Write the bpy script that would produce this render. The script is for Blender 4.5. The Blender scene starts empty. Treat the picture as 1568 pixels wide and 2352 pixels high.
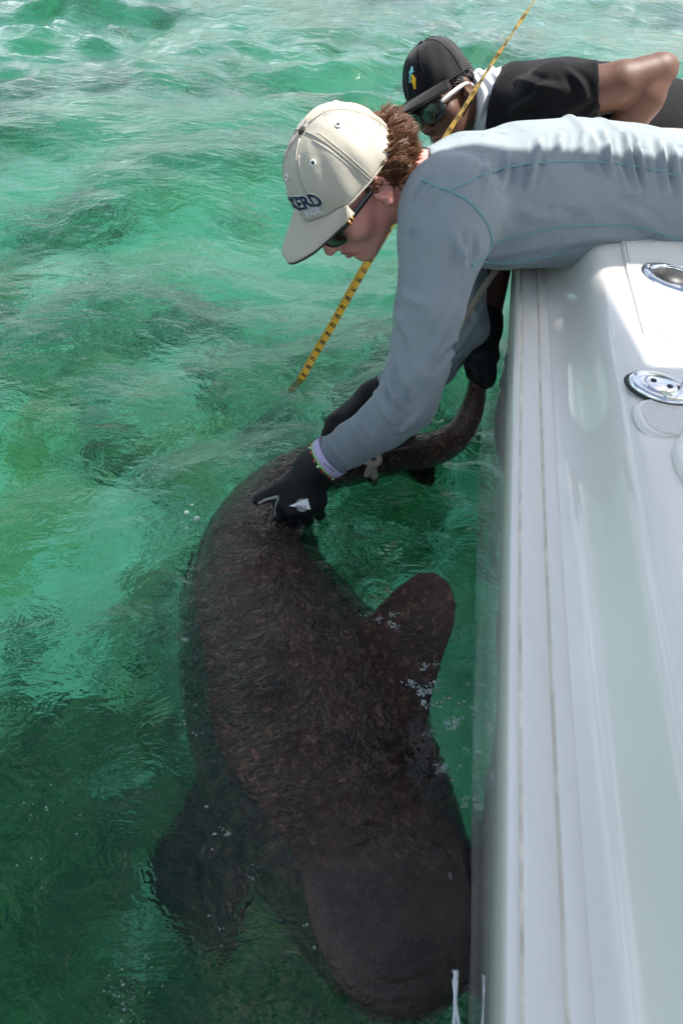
import bpy, bmesh, math, random
import numpy as np
from mathutils import Vector, Matrix, Euler, Quaternion
from mathutils.bvhtree import BVHTree
from mathutils import noise as mnoise
random.seed(7)
rng = np.random.default_rng(7)
scene = bpy.context.scene
COL = scene.collection

# ---------------------------------------------------------------- camera
CAM_H = 1.0
PITCH = math.radians(45.0)      # below the horizon
ROLL = math.radians(-3.0)
FPX = 1568.0                    # focal length in units of a 1568 x 2352 picture (24 mm on a 36 mm tall frame)
cam_d = bpy.data.cameras.new('camera')
cam_d.sensor_fit = 'VERTICAL'
cam_d.sensor_height = 36.0
cam_d.sensor_width = 24.0
cam_d.lens = 24.0
cam_d.clip_start = 0.02
cam_d.clip_end = 2000
cam = bpy.data.objects.new('camera', cam_d)
COL.objects.link(cam)
CAM_LOC = Vector((0, 0, CAM_H))
fwd = Vector((0, math.cos(PITCH), -math.sin(PITCH)))
right0 = Vector((1, 0, 0))
up0 = right0.cross(fwd)
rq = Quaternion(fwd, ROLL)
cr = rq @ right0
cu = rq @ up0
cam.matrix_world = Matrix(((cr.x, cu.x, -fwd.x, CAM_LOC.x), (cr.y, cu.y, -fwd.y, CAM_LOC.y),
                           (cr.z, cu.z, -fwd.z, CAM_LOC.z), (0, 0, 0, 1)))
cam_d.dof.use_dof = True
cam_d.dof.focus_distance = 1.35
cam_d.dof.aperture_fstop = 9.0
scene.camera = cam

# ---------------------------------------------------------------- sky, sun, exposure
SUN_EL = math.radians(60.0)
SUN_AZ = math.radians(25.0)     # measured from +X towards +Y
world = bpy.data.worlds.new('World')
scene.world = world
world.use_nodes = True
wn = world.node_tree
wn.nodes.clear()
sky = wn.nodes.new('ShaderNodeTexSky')
sky.sky_type = 'NISHITA'
sky.sun_disc = False
sky.sun_elevation = SUN_EL
sky.sun_rotation = math.radians(90.0) - SUN_AZ
sky.air_density = 1.0
sky.dust_density = 2.5
sky.ozone_density = 1.0
bg = wn.nodes.new('ShaderNodeBackground')
bg.inputs['Strength'].default_value = 0.09
wo = wn.nodes.new('ShaderNodeOutputWorld')
# thin broken cloud over the whole sky
wtc = wn.nodes.new('ShaderNodeTexCoord')
wmp = wn.nodes.new('ShaderNodeMapping'); wmp.inputs['Scale'].default_value = (1.0, 1.0, 2.6)
wn.links.new(wtc.outputs['Generated'], wmp.inputs['Vector'])
wns = wn.nodes.new('ShaderNodeTexNoise'); wns.inputs['Scale'].default_value = 2.4; wns.inputs['Detail'].default_value = 6; wns.inputs['Roughness'].default_value = 0.6; wns.inputs['Distortion'].default_value = 0.4
wn.links.new(wmp.outputs[0], wns.inputs['Vector'])
wrp = wn.nodes.new('ShaderNodeValToRGB'); wrp.color_ramp.elements[0].position = 0.42; wrp.color_ramp.elements[1].position = 0.62
wrp.color_ramp.elements[1].color = (0.8, 0.8, 0.8, 1)
wn.links.new(wns.outputs['Fac'], wrp.inputs[0])
wmx = wn.nodes.new('ShaderNodeMix'); wmx.data_type = 'RGBA'
wsp = wn.nodes.new('ShaderNodeSeparateXYZ'); wn.links.new(wtc.outputs['Generated'], wsp.inputs[0])
whi = wn.nodes.new('ShaderNodeMapRange'); whi.inputs['From Min'].default_value = 0.30; whi.inputs['From Max'].default_value = 0.75
whi.inputs['To Min'].default_value = 1.0; whi.inputs['To Max'].default_value = 0.12      # cloud thins out overhead
wn.links.new(wsp.outputs['Z'], whi.inputs['Value'])
wml = wn.nodes.new('ShaderNodeMath'); wml.operation = 'MULTIPLY'
wn.links.new(wrp.outputs[0], wml.inputs[0]); wn.links.new(whi.outputs[0], wml.inputs[1])
wn.links.new(wml.outputs[0], wmx.inputs[0]); wn.links.new(sky.outputs[0], wmx.inputs[6]); wmx.inputs[7].default_value = (11.0, 11.6, 11.9, 1)
wn.links.new(wmx.outputs[2], bg.inputs[0])
wn.links.new(bg.outputs[0], wo.inputs[0])
sun_d = bpy.data.lights.new('sun', 'SUN')
sun_d.energy = 5.0
sun_d.angle = math.radians(0.55)
sun_d.cycles.is_caustics_light = True
sun_d.color = (1.0, 0.955, 0.88)
sun = bpy.data.objects.new('sun', sun_d)
COL.objects.link(sun)
sun_dir = Vector((math.cos(SUN_EL) * math.cos(SUN_AZ), math.cos(SUN_EL) * math.sin(SUN_AZ), math.sin(SUN_EL)))
sun.rotation_euler = sun_dir.to_track_quat('Z', 'Y').to_euler()
sun.location = (3, -3, 6)
vs = scene.view_settings
vs.view_transform = 'Standard'
vs.look = 'None'
vs.exposure = 1.1
vs.gamma = 1.0
scene.cycles.use_denoising = True
scene.cycles.max_bounces = 8
scene.cycles.adaptive_threshold = 0.025
scene.cycles.transparent_max_bounces = 16
scene.cycles.volume_bounces = 1
scene.cycles.sample_clamp_indirect = 6.0
scene.cycles.caustics_reflective = False
scene.cycles.caustics_refractive = True

# ---------------------------------------------------------------- helpers
def ray(x, y):
    return fwd + cr * ((x - 784.0) / FPX) + cu * ((1176.0 - y) / FPX)
def P(x, y, depth):                       # picture point at a depth along the optical axis
    return CAM_LOC + ray(x, y) * depth
def PZ(x, y, z):                          # picture point on a horizontal plane
    r = ray(x, y)
    return CAM_LOC + r * ((z - CAM_LOC.z) / r.z)
def proj(p):
    d = Vector(p) - CAM_LOC
    w = d.dot(fwd)
    return (784 + FPX * d.dot(cr) / w, 1176 - FPX * d.dot(cu) / w, w)

def link(o, parent=None):
    COL.objects.link(o)
    if parent is not None:
        o.parent = parent
    return o
def mesh_obj(name, verts, faces, mat=None, parent=None, smooth=True, fast=False):
    me = bpy.data.meshes.new(name)
    if isinstance(verts, np.ndarray):
        verts = verts.tolist()
    if isinstance(faces, np.ndarray):
        faces = faces.tolist()
    me.from_pydata(verts, [], faces)
    me.update()
    if smooth:
        me.polygons.foreach_set('use_smooth', [True] * len(me.polygons))
    if mat is not None:
        me.materials.append(mat)
    return link(bpy.data.objects.new(name, me), parent)
def tag(o, label=None, cat=None, group=None, kind=None):
    if label: o['label'] = label
    if cat: o['category'] = cat
    if group: o['group'] = group
    if kind: o['kind'] = kind
    return o

def spline(pts, n, closed=False):
    """Catmull-Rom through points of any dimension, n samples."""
    p = np.asarray([tuple(q) for q in pts], float)
    m = len(p)
    pp = np.vstack([2 * p[0] - p[1], p, 2 * p[-1] - p[-2]])
    t = np.linspace(0, m - 1 - 1e-9, n)
    i = t.astype(int)
    u = (t - i)[:, None]
    a, b, c, d = pp[i], pp[i + 1], pp[i + 2], pp[i + 3]
    return 0.5 * (2 * b + (c - a) * u + (2 * a - 5 * b + 4 * c - d) * u * u + (3 * b - a - 3 * c + d) * u ** 3)

def tube_data(path, radii, sides=8, flat=1.0, normal=None, cap=True):
    path = [Vector(p) for p in path]
    n = len(path)
    if np.isscalar(radii):
        radii = [radii] * n
    verts, faces = [], []
    prev = None
    for i in range(n):
        t = (path[min(i + 1, n - 1)] - path[max(i - 1, 0)])
        t = t.normalized() if t.length > 1e-9 else Vector((0, 0, 1))
        if normal is not None:
            nn = Vector(normal[i] if isinstance(normal, list) else normal)
        elif prev is None:
            nn = Vector((0, 0, 1)) if abs(t.z) < 0.9 else Vector((1, 0, 0))
        else:
            nn = prev
        nn = (nn - t * nn.dot(t)).normalized()
        prev = nn
        b = t.cross(nn)
        for k in range(sides):
            a = 2 * math.pi * k / sides
            verts.append(path[i] + b * (math.cos(a) * radii[i]) + nn * (math.sin(a) * radii[i] * flat))
    for i in range(n - 1):
        for k in range(sides):
            k2 = (k + 1) % sides
            faces.append((i * sides + k, i * sides + k2, (i + 1) * sides + k2, (i + 1) * sides + k))
    if cap:
        faces.append(tuple(range(sides - 1, -1, -1)))
        faces.append(tuple((n - 1) * sides + k for k in range(sides)))
    return verts, faces
def tube(name, path, radii, mat, parent=None, sides=8, flat=1.0, normal=None):
    v, f = tube_data(path, radii, sides, flat, normal)
    return mesh_obj(name, [tuple(q) for q in v], f, mat, parent)
def merge(datas):
    V, F = [], []
    for v, f in datas:
        o = len(V)
        V.extend(tuple(q) for q in v)
        F.extend(tuple(i + o for i in q) for q in f)
    return V, F

# ---- node material helper
class NM:
    def __init__(s, name):
        s.m = bpy.data.materials.new(name)
        s.m.use_nodes = True
        s.t = s.m.node_tree
        s.t.nodes.clear()
        s.out = s.t.nodes.new('ShaderNodeOutputMaterial')
    def n(s, typ, **kw):
        nd = s.t.nodes.new('ShaderNode' + typ)
        for k, v in kw.items():
            if k.startswith('_'):
                setattr(nd, k[1:], v)
            else:
                key = k.replace('__', ' ')
                if isinstance(v, bpy.types.NodeSocket):
                    s.t.links.new(v, nd.inputs[key])
                else:
                    nd.inputs[key].default_value = v
        return nd
    def ln(s, a, b):
        s.t.links.new(a, b)
    def coord(s, kind='Object', scale=None, rot=None):
        tc = s.n('TexCoord').outputs[kind]
        if scale is None and rot is None:
            return tc
        mp = s.n('Mapping')
        s.ln(tc, mp.inputs['Vector'])
        if scale is not None: mp.inputs['Scale'].default_value = scale if hasattr(scale, '__len__') else (scale,) * 3
        if rot is not None: mp.inputs['Rotation'].default_value = rot
        return mp.outputs[0]
    def noise(s, vec, scale, detail=3, rough=0.55, dist=0.0, out='Fac'):
        nd = s.n('TexNoise', Scale=scale, Detail=detail, Roughness=rough, Distortion=dist)
        if vec is not None: s.ln(vec, nd.inputs['Vector'])
        return nd.outputs[out]
    def ramp(s, fac, stops, interp='LINEAR'):
        nd = s.n('ValToRGB')
        cr_ = nd.color_ramp
        cr_.interpolation = interp
        while len(cr_.elements) < len(stops): cr_.elements.new(0.5)
        for e, (p, c) in zip(cr_.elements, stops):
            e.position = p
            e.color = (*c, 1) if len(c) == 3 else c
        s.ln(fac, nd.inputs['Fac'])
        return nd.outputs['Color']
    def math(s, op, a, b=None, clamp=False):
        nd = s.t.nodes.new('ShaderNodeMath')
        nd.operation = op
        nd.use_clamp = clamp
        for i, v in enumerate((a, b)):
            if v is None: continue
            if isinstance(v, bpy.types.NodeSocket): s.ln(v, nd.inputs[i])
            else: nd.inputs[i].default_value = v
        return nd.outputs[0]
    def mix(s, fac, a, b, blend='MIX'):
        nd = s.t.nodes.new('ShaderNodeMix')
        nd.data_type = 'RGBA'
        nd.blend_type = blend
        for key, v in ((0, fac), (6, a), (7, b)):
            if isinstance(v, bpy.types.NodeSocket): s.ln(v, nd.inputs[key])
            else: nd.inputs[key].default_value = v if key == 0 else ((*v, 1) if len(v) == 3 else v)
        return nd.outputs[2]
    def bump(s, h, strength=0.3, dist=0.01, normal=None):
        nd = s.n('Bump', Strength=strength, Distance=dist, Height=h)
        if normal is not None: s.ln(normal, nd.inputs['Normal'])
        return nd.outputs[0]
    def principled(s, base, rough=0.5, normal=None, **kw):
        b = s.t.nodes.new('ShaderNodeBsdfPrincipled')
        def put(k, v):
            if isinstance(v, bpy.types.NodeSocket): s.ln(v, b.inputs[k])
            elif k == 'Base Color' or 'Tint' in k: b.inputs[k].default_value = (*v, 1) if len(v) == 3 else v
            else: b.inputs[k].default_value = v
        put('Base Color', base)
        put('Roughness', rough)
        if normal is not None: put('Normal', normal)
        for k, v in kw.items(): put(k.replace('__', ' '), v)
        s.ln(b.outputs[0], s.out.inputs['Surface'])
        return b
def simple_mat(name, col, rough=0.5, bump=None, var=0.0, **kw):
    m = NM(name)
    base, nrm = col, None
    if var or bump:
        c = m.coord('Object')
    if var:
        f = m.noise(c, 25, 4)
        lo = tuple(x * (1 - var) for x in col)
        hi = tuple(min(1, x * (1 + var)) for x in col)
        base = m.ramp(f, [(0.3, lo), (0.7, hi)])
    if bump:
        nrm = m.bump(m.noise(c, bump[0], 4), bump[1], bump[2])
    m.principled(base, rough, nrm, **kw)
    return m.m
# ---------------------------------------------------------------- signed-distance modelling (surface nets)
def smin(a, b, k):
    if k <= 0: return np.minimum(a, b)
    h = np.clip(0.5 + 0.5 * (b - a) / k, 0, 1)
    return b + (a - b) * h - k * h * (1 - h)
def smax(a, b, k):
    return -smin(-a, -b, k)
class Field:
    """points as float32 arrays x, y, z"""
    def __init__(s, x, y, z):
        s.x, s.y, s.z = x, y, z
    def local(s, o, R):
        """coordinates in a frame: o origin, R 3x3 with rows = axes"""
        dx, dy, dz = s.x - o[0], s.y - o[1], s.z - o[2]
        return Field(*(R[i][0] * dx + R[i][1] * dy + R[i][2] * dz for i in range(3)))
    def ell(s, c, r):
        px, py, pz = (s.x - c[0]), (s.y - c[1]), (s.z - c[2])
        k0 = np.sqrt((px / r[0]) ** 2 + (py / r[1]) ** 2 + (pz / r[2]) ** 2)
        k1 = np.sqrt((px / r[0] ** 2) ** 2 + (py / r[1] ** 2) ** 2 + (pz / r[2] ** 2) ** 2)
        return k0 * (k0 - 1) / np.maximum(k1, 1e-6)
    def sph(s, c, r):
        return np.sqrt((s.x - c[0]) ** 2 + (s.y - c[1]) ** 2 + (s.z - c[2]) ** 2) - r
    def cone(s, a, b, ra, rb):
        """capsule with linearly changing radius"""
        ba = [b[i] - a[i] for i in range(3)]
        l2 = sum(q * q for q in ba) + 1e-12
        px, py, pz = s.x - a[0], s.y - a[1], s.z - a[2]
        t = np.clip((px * ba[0] + py * ba[1] + pz * ba[2]) / l2, 0, 1)
        return np.sqrt((px - ba[0] * t) ** 2 + (py - ba[1] * t) ** 2 + (pz - ba[2] * t) ** 2) - (ra + (rb - ra) * t)
    def chain(s, pts, rad, k=0.0):
        d = None
        for i in range(len(pts) - 1):
            e = s.cone(pts[i], pts[i + 1], rad[i], rad[i + 1])
            d = e if d is None else smin(d, e, k)
        return d
    def box(s, c, h, r=0.0):
        qx, qy, qz = abs(s.x - c[0]) - h[0] + r, abs(s.y - c[1]) - h[1] + r, abs(s.z - c[2]) - h[2] + r
        return np.sqrt(np.maximum(qx, 0) ** 2 + np.maximum(qy, 0) ** 2 + np.maximum(qz, 0) ** 2) + np.minimum(np.maximum(qx, np.maximum(qy, qz)), 0) - r
    def plate(s, poly3, t_in, t_out=None, rnd=0.003, bend=None):
        """flat polygon in space with thickness t_in (t_out at the last-to-first far end is ignored)"""
        pts = [Vector(p) for p in poly3]
        o = sum(pts, Vector()) / len(pts)
        nrm = Vector()
        for i in range(len(pts)):
            nrm += (pts[i] - o).cross(pts[(i + 1) % len(pts)] - o)
        nrm.normalize()
        ax = (pts[1] - pts[0]).normalized()
        ax = (ax - nrm * ax.dot(nrm)).normalized()
        ay = nrm.cross(ax)
        dx, dy, dz = s.x - o.x, s.y - o.y, s.z - o.z
        u = dx * ax.x + dy * ax.y + dz * ax.z
        v = dx * ay.x + dy * ay.y + dz * ay.z
        w = dx * nrm.x + dy * nrm.y + dz * nrm.z
        if bend is not None: w = w - bend(u, v)
        P2 = [((p - o).dot(ax), (p - o).dot(ay)) for p in pts]
        d = np.full(u.shape, 1e9, dtype=u.dtype)
        sg = np.ones(u.shape, dtype=u.dtype)
        n = len(P2)
        for i in range(n):
            x0, y0 = P2[i]; x1, y1 = P2[i - 1]
            ex, ey = x1 - x0, y1 - y0
            wx, wy = u - x0, v - y0
            tt = np.clip((wx * ex + wy * ey) / (ex * ex + ey * ey + 1e-12), 0, 1)
            d = np.minimum(d, (wx - ex * tt) ** 2 + (wy - ey * tt) ** 2)
            c1 = v >= y0; c2 = v < y1; c3 = ex * wy > ey * wx
            flip = (c1 & c2 & c3) | (~c1 & ~c2 & ~c3)
            sg = np.where(flip, -sg, sg)
        d2 = sg * np.sqrt(d)
        # thinner towards the rim
        th = t_in * np.clip(0.5 + (-d2) / (8 * t_in), 0.5, 1.0)
        q1, q2 = d2 + rnd, abs(w) - th + rnd
        return np.sqrt(np.maximum(q1, 0) ** 2 + np.maximum(q2, 0) ** 2) + np.minimum(np.maximum(q1, q2), 0) - rnd
def surface_nets(func, lo, hi, h):
    lo = np.array(lo, float); hi = np.array(hi, float)
    n = np.ceil((hi - lo) / h).astype(int) + 1
    ax = [(lo[i] + h * np.arange(n[i])).astype(np.float32) for i in range(3)]
    B = 12
    nbk = [-(-int(q) // B) for q in n]
    bc = [lo[i] + h * (np.arange(nbk[i]) * B + (B - 1) / 2) for i in range(3)]
    CX, CY, CZ = np.meshgrid(*[q.astype(np.float32) for q in bc], indexing='ij')
    DC = np.asarray(func(Field(CX, CY, CZ)))
    D = np.repeat(np.repeat(np.repeat(DC, B, 0), B, 1), B, 2)[:n[0], :n[1], :n[2]].astype(np.float32)
    live = np.argwhere(abs(DC) < h * B * 0.87 * 1.5 + 2 * h)
    oi = np.arange(B)
    for s0 in range(0, len(live), 400):
        bl = live[s0:s0 + 400] * B
        ix = (bl[:, 0, None, None, None] + oi[None, :, None, None]) + np.zeros((1, 1, B, B), int)
        iy = (bl[:, 1, None, None, None] + oi[None, None, :, None]) + np.zeros((1, B, 1, B), int)
        iz = (bl[:, 2, None, None, None] + oi[None, None, None, :]) + np.zeros((1, B, B, 1), int)
        ok = (ix < n[0]) & (iy < n[1]) & (iz < n[2])
        ix, iy, iz = ix[ok], iy[ok], iz[ok]
        D[ix, iy, iz] = func(Field(ax[0][ix], ax[1][iy], ax[2][iz]))
    S = D < 0
    c = [S[i:n[0] - 1 + i, j:n[1] - 1 + j, k:n[2] - 1 + k] for i in (0, 1) for j in (0, 1) for k in (0, 1)]
    cnt = sum(q.astype(np.int8) for q in c)
    act = (cnt > 0) & (cnt < 8)
    idx = -np.ones(act.shape, int)
    I = np.argwhere(act)
    idx[act] = np.arange(len(I))
    acc = np.zeros((len(I), 3)); num = np.zeros(len(I))
    corners = [(i, j, k) for i in (0, 1) for j in (0, 1) for k in (0, 1)]
    for a in range(8):
        for b in range(a + 1, 8):
            ca, cb = corners[a], corners[b]
            if sum(abs(ca[t] - cb[t]) for t in range(3)) != 1: continue
            da = D[I[:, 0] + ca[0], I[:, 1] + ca[1], I[:, 2] + ca[2]]
            db = D[I[:, 0] + cb[0], I[:, 1] + cb[1], I[:, 2] + cb[2]]
            cr_ = (da < 0) != (db < 0)
            t = np.where(cr_, da / np.where(cr_, da - db, 1), 0)[:, None]
            p = np.array(ca) + (np.array(cb) - np.array(ca)) * t
            acc += np.where(cr_[:, None], p, 0); num += cr_
    Vv = lo + (I + acc / num[:, None]) * h
    faces = []
    for axis in range(3):
        u, v = [a for a in range(3) if a != axis]
        s0 = [slice(1, n[q] - 1) for q in range(3)]
        s0[axis] = slice(0, n[axis] - 1)
        s1 = list(s0); s1[axis] = slice(1, n[axis])
        A, B = S[tuple(s0)], S[tuple(s1)]
        E = np.argwhere(A != B)
        base = E + np.array([0 if q == axis else 1 for q in range(3)])
        flip = A[E[:, 0], E[:, 1], E[:, 2]]
        def cid(du, dv):
            q = base.copy(); q[:, u] -= du; q[:, v] -= dv
            return idx[q[:, 0], q[:, 1], q[:, 2]]
        q = np.stack([cid(1, 1), cid(0, 1), cid(0, 0), cid(1, 0)], 1)
        if axis == 1: flip = ~flip
        q[~flip] = q[~flip][:, ::-1]
        faces.append(q)
    Ff = np.vstack(faces)
    return Vv, Ff
def sdf_obj(name, func, lo, hi, h, mat, parent=None, relax=1):
    Vv, Ff = surface_nets(func, lo, hi, h)
    for _ in range(relax):                       # light Laplacian relax removes grid stepping
        acc = np.zeros_like(Vv); cnt = np.zeros(len(Vv))
        for a, b in ((0, 1), (1, 2), (2, 3), (3, 0)):
            np.add.at(acc, Ff[:, a], Vv[Ff[:, b]]); np.add.at(cnt, Ff[:, a], 1)
            np.add.at(acc, Ff[:, b], Vv[Ff[:, a]]); np.add.at(cnt, Ff[:, b], 1)
        Vv = 0.5 * Vv + 0.5 * acc / cnt[:, None]
    return mesh_obj(name, Vv, Ff, mat, parent)
def bvh_of(o):
    me_ = o.data
    return BVHTree.FromPolygons([v.co.copy() for v in me_.vertices], [tuple(p.vertices) for p in me_.polygons])
def cast(b, x, y, lift=0.0):
    """where the picture point lands on a surface; lifted along the normal"""
    d = ray(x, y).normalized()
    hit, n, i, t = b.ray_cast(CAM_LOC, d)
    if hit is None: return None
    if n.dot(d) > 0: n = -n
    return hit + n * lift, n
def vnoise(x, y, z, seed=0):
    """cheap smooth pseudo-noise from sines"""
    r = np.random.default_rng(seed)
    o = 0
    for k in range(5):
        a = r.normal(0, 1, 3); a /= np.linalg.norm(a)
        f = r.uniform(0.7, 1.6)
        o = o + np.sin(f * (a[0] * x + a[1] * y + a[2] * z) + r.uniform(0, 6.28) + 1.3 * np.sin(f * 0.7 * (a[1] * x - a[2] * y + a[0] * z)))
    return o / 3.0

def crease(o, strokes):
    """raise or sink sharp folds along strokes given in picture coordinates"""
    b = bvh_of(o)
    me_ = o.data
    n = len(me_.vertices)
    co = np.empty(n * 3); me_.vertices.foreach_get('co', co); co = co.reshape(-1, 3)
    no = np.empty(n * 3); me_.vertices.foreach_get('normal', no); no = no.reshape(-1, 3)
    disp = np.zeros(n)
    for pts, amp, wid in strokes:
        q = [h[0] for h in (cast(b, x, y) for x, y in spline(pts, 14)) if h]
        if len(q) < 3: continue
        q = np.array([tuple(p) for p in q])
        m_ = len(q)
        sel = np.where(((co - q.mean(0)) ** 2).sum(1) < (np.ptp(q, 0).max() * 0.75 + 6 * wid) ** 2)[0]
        c = co[sel]
        best = np.full(len(sel), 1e9); tb = np.zeros(len(sel))
        for i in range(m_ - 1):
            a_, d_ = q[i], q[i + 1] - q[i]
            t = np.clip(((c - a_) @ d_) / (d_ @ d_ + 1e-12), 0, 1)
            dd = np.linalg.norm(c - a_ - t[:, None] * d_, axis=1)
            upd = dd < best
            best[upd] = dd[upd]; tb[upd] = (i + t[upd]) / (m_ - 1)
        taper = np.sin(np.pi * np.clip(tb * 0.92 + 0.04, 0, 1)) ** 0.6
        r = best / (wid * 0.85)
        disp[sel] += 1.35 * amp * taper * (np.exp(-np.abs(r) ** 1.3) - 0.45 * np.exp(-((r - 2.2) / 0.9) ** 2))
    co += no * disp[:, None]
    me_.vertices.foreach_set('co', co.ravel())
    me_.update()
# ---------------------------------------------------------------- sea
def axis_coords(lo, hi, a, b, step, grow):
    """fine between a and b, growing steps out to lo / hi."""
    mid = list(np.arange(a, b + step * 0.5, step))
    s, x, out = step, mid[-1], []
    while x < hi:
        s *= grow; x += s; out.append(min(x, hi))
    s, x, inn = step, mid[0], []
    while x > lo:
        s *= grow; x -= s; inn.append(max(x, lo))
    return np.array(inn[::-1] + mid + out)
gx = axis_coords(-60, 60, -1.7, 2.0, 0.012, 1.035)
gy = axis_coords(-12, 120, 0.0, 3.2, 0.012, 1.03)
GX, GY = np.meshgrid(gx, gy, indexing='xy')

WAVES = []
wrng = np.random.default_rng(21)
for lam_lo, lam_hi, n, steep, spread, mean in ((1.1, 2.4, 9, 0.048, 0.5, -0.95), (0.45, 1.0, 14, 0.062, 0.7, -0.9),
                                       (0.18, 0.4, 18, 0.060, 0.9, -0.85), (0.07, 0.16, 20, 0.027, 1.3, -0.9)):
    for k in range(n):
        lam = math.exp(wrng.uniform(math.log(lam_lo), math.log(lam_hi)))
        th = mean + wrng.normal(0, spread)
        WAVES.append((lam, th, steep * wrng.uniform(0.6, 1.3), wrng.uniform(0, 6.28)))
def sea_height(X, Y):
    X = np.asarray(X, float); Y = np.asarray(Y, float)
    z = np.zeros_like(X)
    near = np.clip((np.hypot(X + 0.1, Y - 0.55) - 0.55) / 1.3, 0.0, 1.0)      # calmer in the lee beside the boat
    wx = X + 0.10 * np.sin(1.9 * Y + 0.7) + 0.035 * np.sin(5.3 * Y + 2.1 * X)
    wy = Y + 0.10 * np.sin(1.6 * X + 1.7) + 0.035 * np.sin(4.7 * X - 1.9 * Y)
    grp = 0.75 + 0.5 * np.sin(1.3 * X + 0.8 * Y) * np.sin(0.9 * Y - 0.7 * X + 1.0)
    far = np.hypot(X, Y)
    for lam, th, st, ph in WAVES:
        k = 2 * math.pi / lam
        a = st / k
        c = np.sin(k * (wx * math.cos(th) + wy * math.sin(th)) + ph)
        c = c + 0.25 * (1 - 2 * np.abs(c))                # sharper crests
        amp = a * ((0.22 + 0.78 * near) if lam > 0.4 else (0.6 + 0.4 * near)) * (grp if lam < 1 else 1)
        if lam < 0.4: amp = amp * np.clip(1.6 - far * lam_fade(lam), 0, 1)
        z += amp * c
    return z
def lam_fade(lam):
    return 0.28 if lam < 0.17 else 0.10
GZ = sea_height(GX, GY)
ny, nx = GX.shape
V = np.stack([GX.ravel(), GY.ravel(), GZ.ravel()], 1)
ii = (np.arange(ny - 1)[:, None] * nx + np.arange(nx - 1)[None, :]).ravel()
F = np.stack([ii, ii + 1, ii + nx + 1, ii + nx], 1)
# skirt and bottom make the water a closed body
BOT = -3.2
ring = list(range(0, nx)) + [r * nx + nx - 1 for r in range(1, ny)] + \
       [(ny - 1) * nx + c for c in range(nx - 2, -1, -1)] + [r * nx for r in range(ny - 2, 0, -1)]
nb = len(V)
RB = V[ring].copy(); RB[:, 2] = BOT
V = np.vstack([V, RB])
L = len(ring)
side = [(ring[k], nb + k, nb + (k + 1) % L, ring[(k + 1) % L]) for k in range(L)]
me = bpy.data.meshes.new('water')
allF = F.tolist() + side + [tuple(nb + k for k in range(L))[::-1]]
me.from_pydata(V.tolist(), [], allF)
me.update()
me.polygons.foreach_set('use_smooth', [True] * len(me.polygons))

m = NM('sea_water')
oc = m.coord('Object')
mp = m.n('Mapping'); m.ln(oc, mp.inputs['Vector'])
mp.inputs['Rotation'].default_value = (0, 0, 0.5); mp.inputs['Scale'].default_value = (1.0, 1.5, 1.0)
r1 = m.noise(mp.outputs[0], 9, 4, 0.6, 0.6)
rg = m.n('TexNoise', Scale=13.0, Detail=3.0, Roughness=0.5, Distortion=0.7); rg.noise_type = 'RIDGED_MULTIFRACTAL'
m.ln(mp.outputs[0], rg.inputs['Vector'])
r2 = m.noise(mp.outputs[0], 23, 3, 0.55, 0.8)
hh = m.math('ADD', m.math('ADD', m.math('MULTIPLY', r1, 1.0), m.math('MULTIPLY', r2, 0.26)), m.math('MULTIPLY', rg.outputs['Fac'], 0.09))
nrm = m.bump(hh, 0.5, 0.026)
fres = m.n('Fresnel', IOR=1.333, Normal=nrm)
gl = m.n('BsdfGlossy', Roughness=0.02, Normal=nrm, Color=(1, 1, 1, 1))
tr = m.n('BsdfTransparent', Color=(0.94, 0.99, 0.97, 1))
rf = m.n('BsdfRefraction', IOR=1.333, Roughness=0.0, Normal=nrm, Color=(0.96, 1.0, 0.98, 1))
body = m.n('MixShader', Fac=1.0)
m.ln(tr.outputs[0], body.inputs[1]); m.ln(rf.outputs[0], body.inputs[2])
sm = m.n('MixShader', Fac=fres.outputs[0])
m.ln(body.outputs[0], sm.inputs[1]); m.ln(gl.outputs[0], sm.inputs[2])
m.ln(sm.outputs[0], m.out.inputs['Surface'])
ab = m.n('VolumeAbsorption', Color=(0.18, 0.985, 0.76, 1), Density=0.95)
sc_ = m.n('VolumeScatter', Color=(0.25, 1.0, 0.68, 1), Density=0.015, Anisotropy=0.3)
ad = m.n('AddShader'); m.ln(ab.outputs[0], ad.inputs[0]); m.ln(sc_.outputs[0], ad.inputs[1])
m.ln(ad.outputs[0], m.out.inputs['Volume'])
me.materials.append(m.m)
water = link(bpy.data.objects.new('water', me))
water.cycles.is_caustics_caster = True
tag(water, 'clear emerald green rippling sea water around the boat', 'sea', kind='structure')

# seabed
sgx = axis_coords(-70, 70, -4, 4, 0.06, 1.08)
sgy = axis_coords(-14, 130, -1, 7, 0.06, 1.08)
SX, SY = np.meshgrid(sgx, sgy, indexing='xy')
SZ = -0.8 + 0.05 * np.sin(1.7 * SX + 0.6 * SY) * np.sin(1.1 * SY - 0.4 * SX) + 0.02 * np.sin(5 * SX + 2 * np.sin(3 * SY)) 
n2, n1 = SX.shape
ii = (np.arange(n2 - 1)[:, None] * n1 + np.arange(n1 - 1)[None, :]).ravel()
m = NM('seabed_sand')
oc = m.coord('Object')
big = m.noise(oc, 0.62, 5, 0.62, 0.6)
mid_ = m.noise(oc, 3.4, 5, 0.68, 0.8)
fine = m.ramp(m.noise(oc, 15, 4, 0.65, 0.4), [(0.36, (0, 0, 0)), (0.62, (1, 1, 1))])
patch = m.math('ADD', m.math('MULTIPLY', big, 0.5), m.math('MULTIPLY', mid_, 0.5))
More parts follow.
